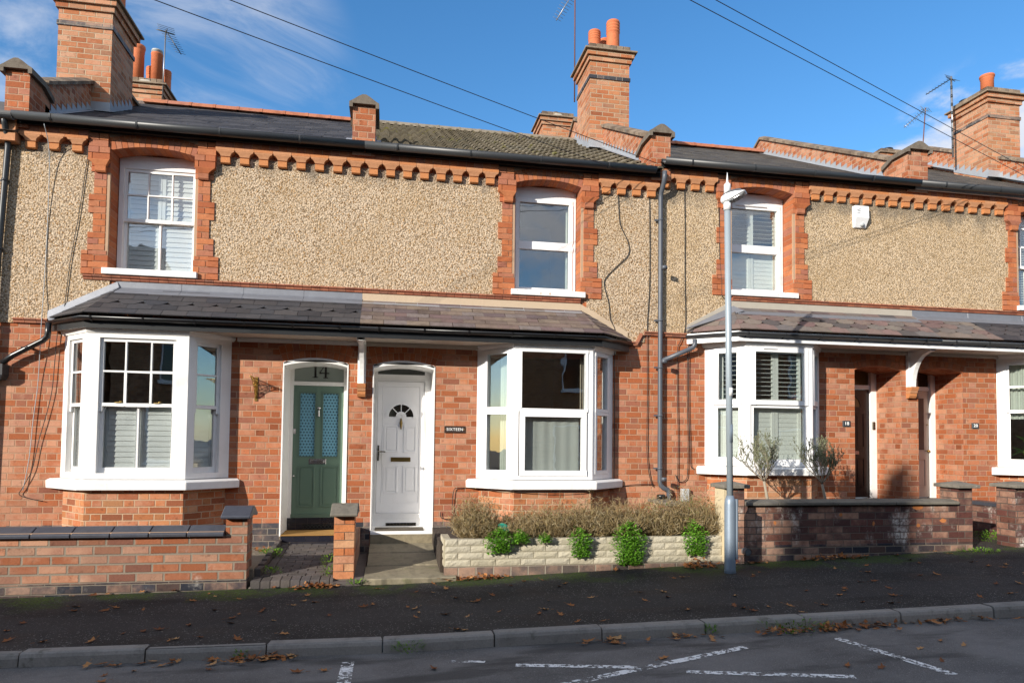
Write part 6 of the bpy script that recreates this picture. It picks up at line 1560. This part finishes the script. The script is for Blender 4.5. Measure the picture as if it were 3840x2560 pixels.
def weed(label, x, y, z, r, n, h, seed, m=None, name='weed'):
    rng = random.Random(seed); mb = MB()
    for _ in range(n):
        a = rng.uniform(0, 2 * PI); q = math.sqrt(rng.random()) * r
        leaf(mb, (x + math.cos(a) * q, y + math.sin(a) * q * .6, z + rng.uniform(0, h)), (math.cos(a), math.sin(a), rng.uniform(.2, 1.5)), (0, 0, 1), rng.uniform(.02, .05), rng.uniform(.008, .02))
    return tag(mb.build(name, m or M_WEED, None, recalc=False, uv=False), label, 'plant', 'weeds along walls and kerb')
weed('bright green fern like weed at the left foot of the gate pier', -.66, -1.62, .10, .09, 150, .24, 1)
weed('green weed against the path edging near the pavement', -1.32, -1.55, .13, .10, 90, .07, 2)
weed('tuft of grass halfway up the block path edging', -1.40, -.75, .18, .08, 80, .10, 3)
weed('low weeds at the foot of the gate pier on the pavement side', -.36, -1.90, .05, .10, 60, .05, 4)
weed('small weed growing from the kerb face left of centre', .18, yk(.2) - .03, zk(.2) - .09, .13, 110, .07, 5)
weed('small broad leaved weed in the gutter among leaves near the kerb', -1.18, yk(-1.2) - .03, zk(-1.2) - .1, .05, 30, .07, 6)
weed('leafy weeds under the kerb near the right hand road marking', 3.65, yk(3.6) - .03, zk(3.6) - .09, .34, 260, .08, 7)
weed('single weed against the kerb below the street lamp', 2.86, yk(2.9) - .03, zk(2.9) - .09, .05, 40, .07, 8)
weed('bright green leaves below the passage wall by the cream door', 8.85, -1.15, .30, .38, 420, .12, 9)
weed('weeds at the foot of the stone step beyond the dark wall', 7.75, -1.95, zw(7.7), .30, 160, .03, 10)
weed('low weeds on the gravel behind the first gate pier', -1.52, -.6, .2, .12, 110, .05, 12)
t = thing('houseplant', 'broad leaved green houseplant inside the right hand bay window', 'houseplant', (10.85, -.05, 1.36)); rng = random.Random(7); mb = MB(); st = MB()
for k in range(26):
    a = rng.uniform(0, 2 * PI); p = Vector((10.75 + math.cos(a) * .22, -.08 + math.sin(a) * .12, 1.45 + rng.uniform(.0, .42))); leaf(mb, p, (math.cos(a), math.sin(a) - .3, rng.uniform(-.5, .5)), (0, 0, 1), rng.uniform(.14, .24), rng.uniform(.07, .12)); st.tube([(10.8, -.05, 1.36), p], .006, 4)
st.build('stem', M_WEED, t); mb.build('leaf', M_MONSTERA, t, recalc=False, uv=False)

# ------------------------------------------------------------------ fallen leaves
def leaf_mesh(seed):
    rng = random.Random(seed); mb = MB(); out = []; n = 11
    for i in range(n):
        a = 2 * PI * i / n; r = (.5 + .5 * (i % 2)) * (.62 + .38 * math.cos(a) ** 2) * .048 * rng.uniform(.8, 1.15); out.append((r * math.cos(a) * 1.35, r * math.sin(a)))
    cu = rng.uniform(4, 9); pts = [(x, y, .004 + cu * (y * y + .4 * x * x) + rng.uniform(0, .006)) for x, y in out]
    mb.add([(0, 0, .003)] + pts, [(0, 1 + i, 1 + (i + 1) % n) for i in range(n)]); mb.tube([(.055, 0, .01), (.085, .004, .012)], .0015, 4)
    return mb
protos = []
rng = random.Random(21); placed = []
def put_leaf(x, y, z, label, group, sc=1.0):
    k = rng.randint(0, 4)
    if k >= len(protos):
        k = len(protos); o = leaf_mesh(100 + k).build('fallen_leaf', M_DEAD, None, recalc=False, uv=False); protos.append(o)
    else: o = protos[k].copy(); COL.objects.link(o)
    o.location = (x, y, z); o.rotation_euler = (rng.uniform(-.25, .25), rng.uniform(-.25, .25), rng.uniform(0, 2 * PI)); s_ = sc * rng.uniform(.7, 1.3); o.scale = (s_, s_, s_); tag(o, label, 'leaf', group)
LP = 'curled brown autumn leaf lying on the dark pavement'
for i in range(120):
    x = rng.uniform(-3.6, 7.5); f = rng.random() ** .9; y = -1.95 + (yk(x) + .16 + 1.95) * f; put_leaf(x, y, zpave(x, y) + .002, LP, 'fallen leaves on the pavement', .88)
LG = 'brown autumn leaf lying in the gutter against the kerb'
for i in range(96):
    x = rng.choice((rng.gauss(-1.9, .35), rng.gauss(-1.05, .18), rng.gauss(2.1, .35), rng.gauss(3.7, .55), rng.uniform(1.2, 7), rng.uniform(4.2, 7.5))); y = yk(x) - .03 - abs(rng.gauss(0, .07)); put_leaf(x, y, zroad(x, y) + .004 + rng.uniform(0, .02), LG, 'fallen leaves along the kerb', .92)
LR = 'brown autumn leaf lying on the grey road surface'
for i in range(24):
    x = rng.uniform(-2.6, 6); y = yk(x) - rng.uniform(.15, 1.5); put_leaf(x, y, zroad(x, y) + .002, LR, 'fallen leaves on the road', .9)
LW = 'brown autumn leaf lying at the foot of the front walls'
for i in range(60):
    x = rng.choice((rng.gauss(1.1, .25), rng.gauss(3.75, .22), rng.gauss(5.6, .5), rng.gauss(-.85, .18), rng.uniform(-3.5, 7.5), rng.gauss(4.5, .2))); y = -1.84 - abs(rng.gauss(0, .035)); put_leaf(x, y, zpave(x, y) + .003 + rng.uniform(0, .025), LW, 'fallen leaves at the foot of the walls', .95)
def litter(label, x, y, z, w, d, h, n, seed):
    r_ = random.Random(seed); mb = MB()
    for _ in range(n):
        a = r_.uniform(-1, 1); b = r_.uniform(-1, 1); leaf(mb, (x + a * w / 2, y + b * d / 2, z + r_.uniform(0, h) * (1 - a * a)), (r_.uniform(-1, 1), r_.uniform(-1, 1), r_.uniform(-.3, .5)), (r_.uniform(-.6, .6), r_.uniform(-.6, .6), 1), r_.uniform(.04, .07), r_.uniform(.025, .045))
    o = mb.build('leaf_litter', M_LITTER, None, recalc=False, uv=False); tag(o, label, 'leaf litter', None, 'stuff')
litter('small drift of brown leaves against the foot of the street lamp', 3.80, -1.90, zw(3.8), .34, .14, .11, 90, 1)
litter('drift of brown leaves against the path riser by the gate pier', -.80, -1.90, zw(-.8), .36, .10, .07, 60, 2)
litter('heap of brown leaves at the corner of the planter', 1.08, -1.86, zw(1.1), .55, .10, .05, 70, 3)
litter('drift of brown leaves in the gutter right of the road marking', 4.5, yk(4.5) - .07, zroad(4.5, yk(4.5) - .07), 2.6, .14, .03, 190, 4)
litter('drift of brown leaves in the gutter below the gate pier', -1.0, yk(-1) - .07, zroad(-1, yk(-1) - .07), .5, .13, .04, 50, 5)
litter('drift of brown leaves at the foot of the dark brick wall', 5.7, -1.88, zw(5.7), .8, .10, .06, 80, 6)
litter('dry leaves on the gravel behind the first gate pier', -1.7, -.35, .205, .6, .4, .05, 60, 7)

# ------------------------------------------------------------------ the other side of the street (seen in the panes, and shading the road)
def opposite(x0, x1, yf, eave, ridge, label, chim=()):
    t = thing('brick_house', label, 'house', ((x0 + x1) / 2, yf - 4, 0), 'houses on the opposite side of the street'); d = 8.4; c = (x0 + x1) / 2
    mb = MB(); mb.box(x0, x1, yf - d, yf, -.5, eave)
    mb.build('wall', M_OPP, t)
    mb = MB(); mb.extr([(x0, yf + .2, eave - .1), (x0, yf + .2, eave + .02), (x0, yf - d / 2, ridge), (x0, yf - d - .2, eave + .02), (x0, yf - d - .2, eave - .1)], (x1 - x0, 0, 0)); r = mb.build('roof', M_SLATE_OLD, t)
    mb = MB(); mb.extr([(x0, yf - .01, eave - .05), (x0, yf - d / 2, ridge - .08), (x0, yf - d + .01, eave - .05)], (.02, 0, 0)); 
    for xa, xb, ya, h in chim:
        q = MB(); q.box(xa, xb, ya - .5, ya + .5, eave + .5, ridge + h); q.box(xa - .06, xb + .06, ya - .56, ya + .56, ridge + h - .2, ridge + h); s_ = q.build('chimney', M_CHIM, t)
        for k in range(2): q = MB(); px_ = xa + (xb - xa) * (.3 + .4 * k); q.lathe((px_, ya, ridge + h), [(.13, 0), (.12, .5), (.14, .5)], 12); q.build('chimney_pot', M_POT, s_)
    for px_, pz, w, h in ((c - (x1 - x0) * .26, 3.6, 1.0, 1.5), (c + (x1 - x0) * .26, 3.6, 1.0, 1.5), (c - (x1 - x0) * .26, .9, 1.8, 1.7), (c + (x1 - x0) * .22, .1, .9, 2.1)):
        q = MB(); q.holes(px_ - w / 2 - .06, px_ + w / 2 + .06, pz - .06, pz + h + .06, [(px_ - w / 2, px_ + w / 2, pz, pz + h)], yf, yf + .05); f = q.build('window', M_WHITE, t)
        q = MB(); q.box(px_ - w / 2, px_ + w / 2, yf + .002, yf + .01, pz, pz + h); q.build('pane', M_GLASS_DARK, f)
        q = MB(); q.box(px_ - w / 2 - .12, px_ + w / 2 + .12, yf + .001, yf + .14, pz - .16, pz - .06); q.build('sill', M_WHITE, f)
OPPOSITE = [(-45, -36.2, 9.2, (), 'plain brick house across the street, farthest to the left'), (-36, -27.2, 9.25, ((-32, -31.2, -18.6, 1.2),), 'brick house across the street with one stack, second along'),
       (-27, -18.2, 9.15, (), 'brick house across the street without a stack, third along'), (-18, -9.2, 9.4, ((-14.6, -13.8, -18.6, 1.3),), 'brick house across the street with a wide stack, fourth along'),
       (-9, -.2, 7.7, (), 'lower brick house across the street, fifth along'), (0, 8.8, 7.6, (), 'lower brick house across the street behind the viewer'), (9, 17.8, 7.6, (), 'low brick house across the street, seventh along'), (18, 26.8, 7.6, (), 'low brick house across the street, eighth along'),
       (27, 35.8, 7.8, (), 'low brick house across the street, ninth along'), (36, 44.8, 8.2, (), 'brick house across the street, tenth along'), (45, 53.8, 8.2, (), 'brick house across the street, eleventh along'), (54, 62.8, 8.4, (), 'brick house across the street at the far right end'),
       (-54, -45.2, 8.6, (), 'brick house across the street beyond the left end'), (-63, -54.2, 8.6, (), 'brick house across the street far beyond the left end')]
for a, b, rz, ch, lb in OPPOSITE: opposite(a, b, -15.0, 5.6 if rz > 9 else 5.2, rz, lb, ch)
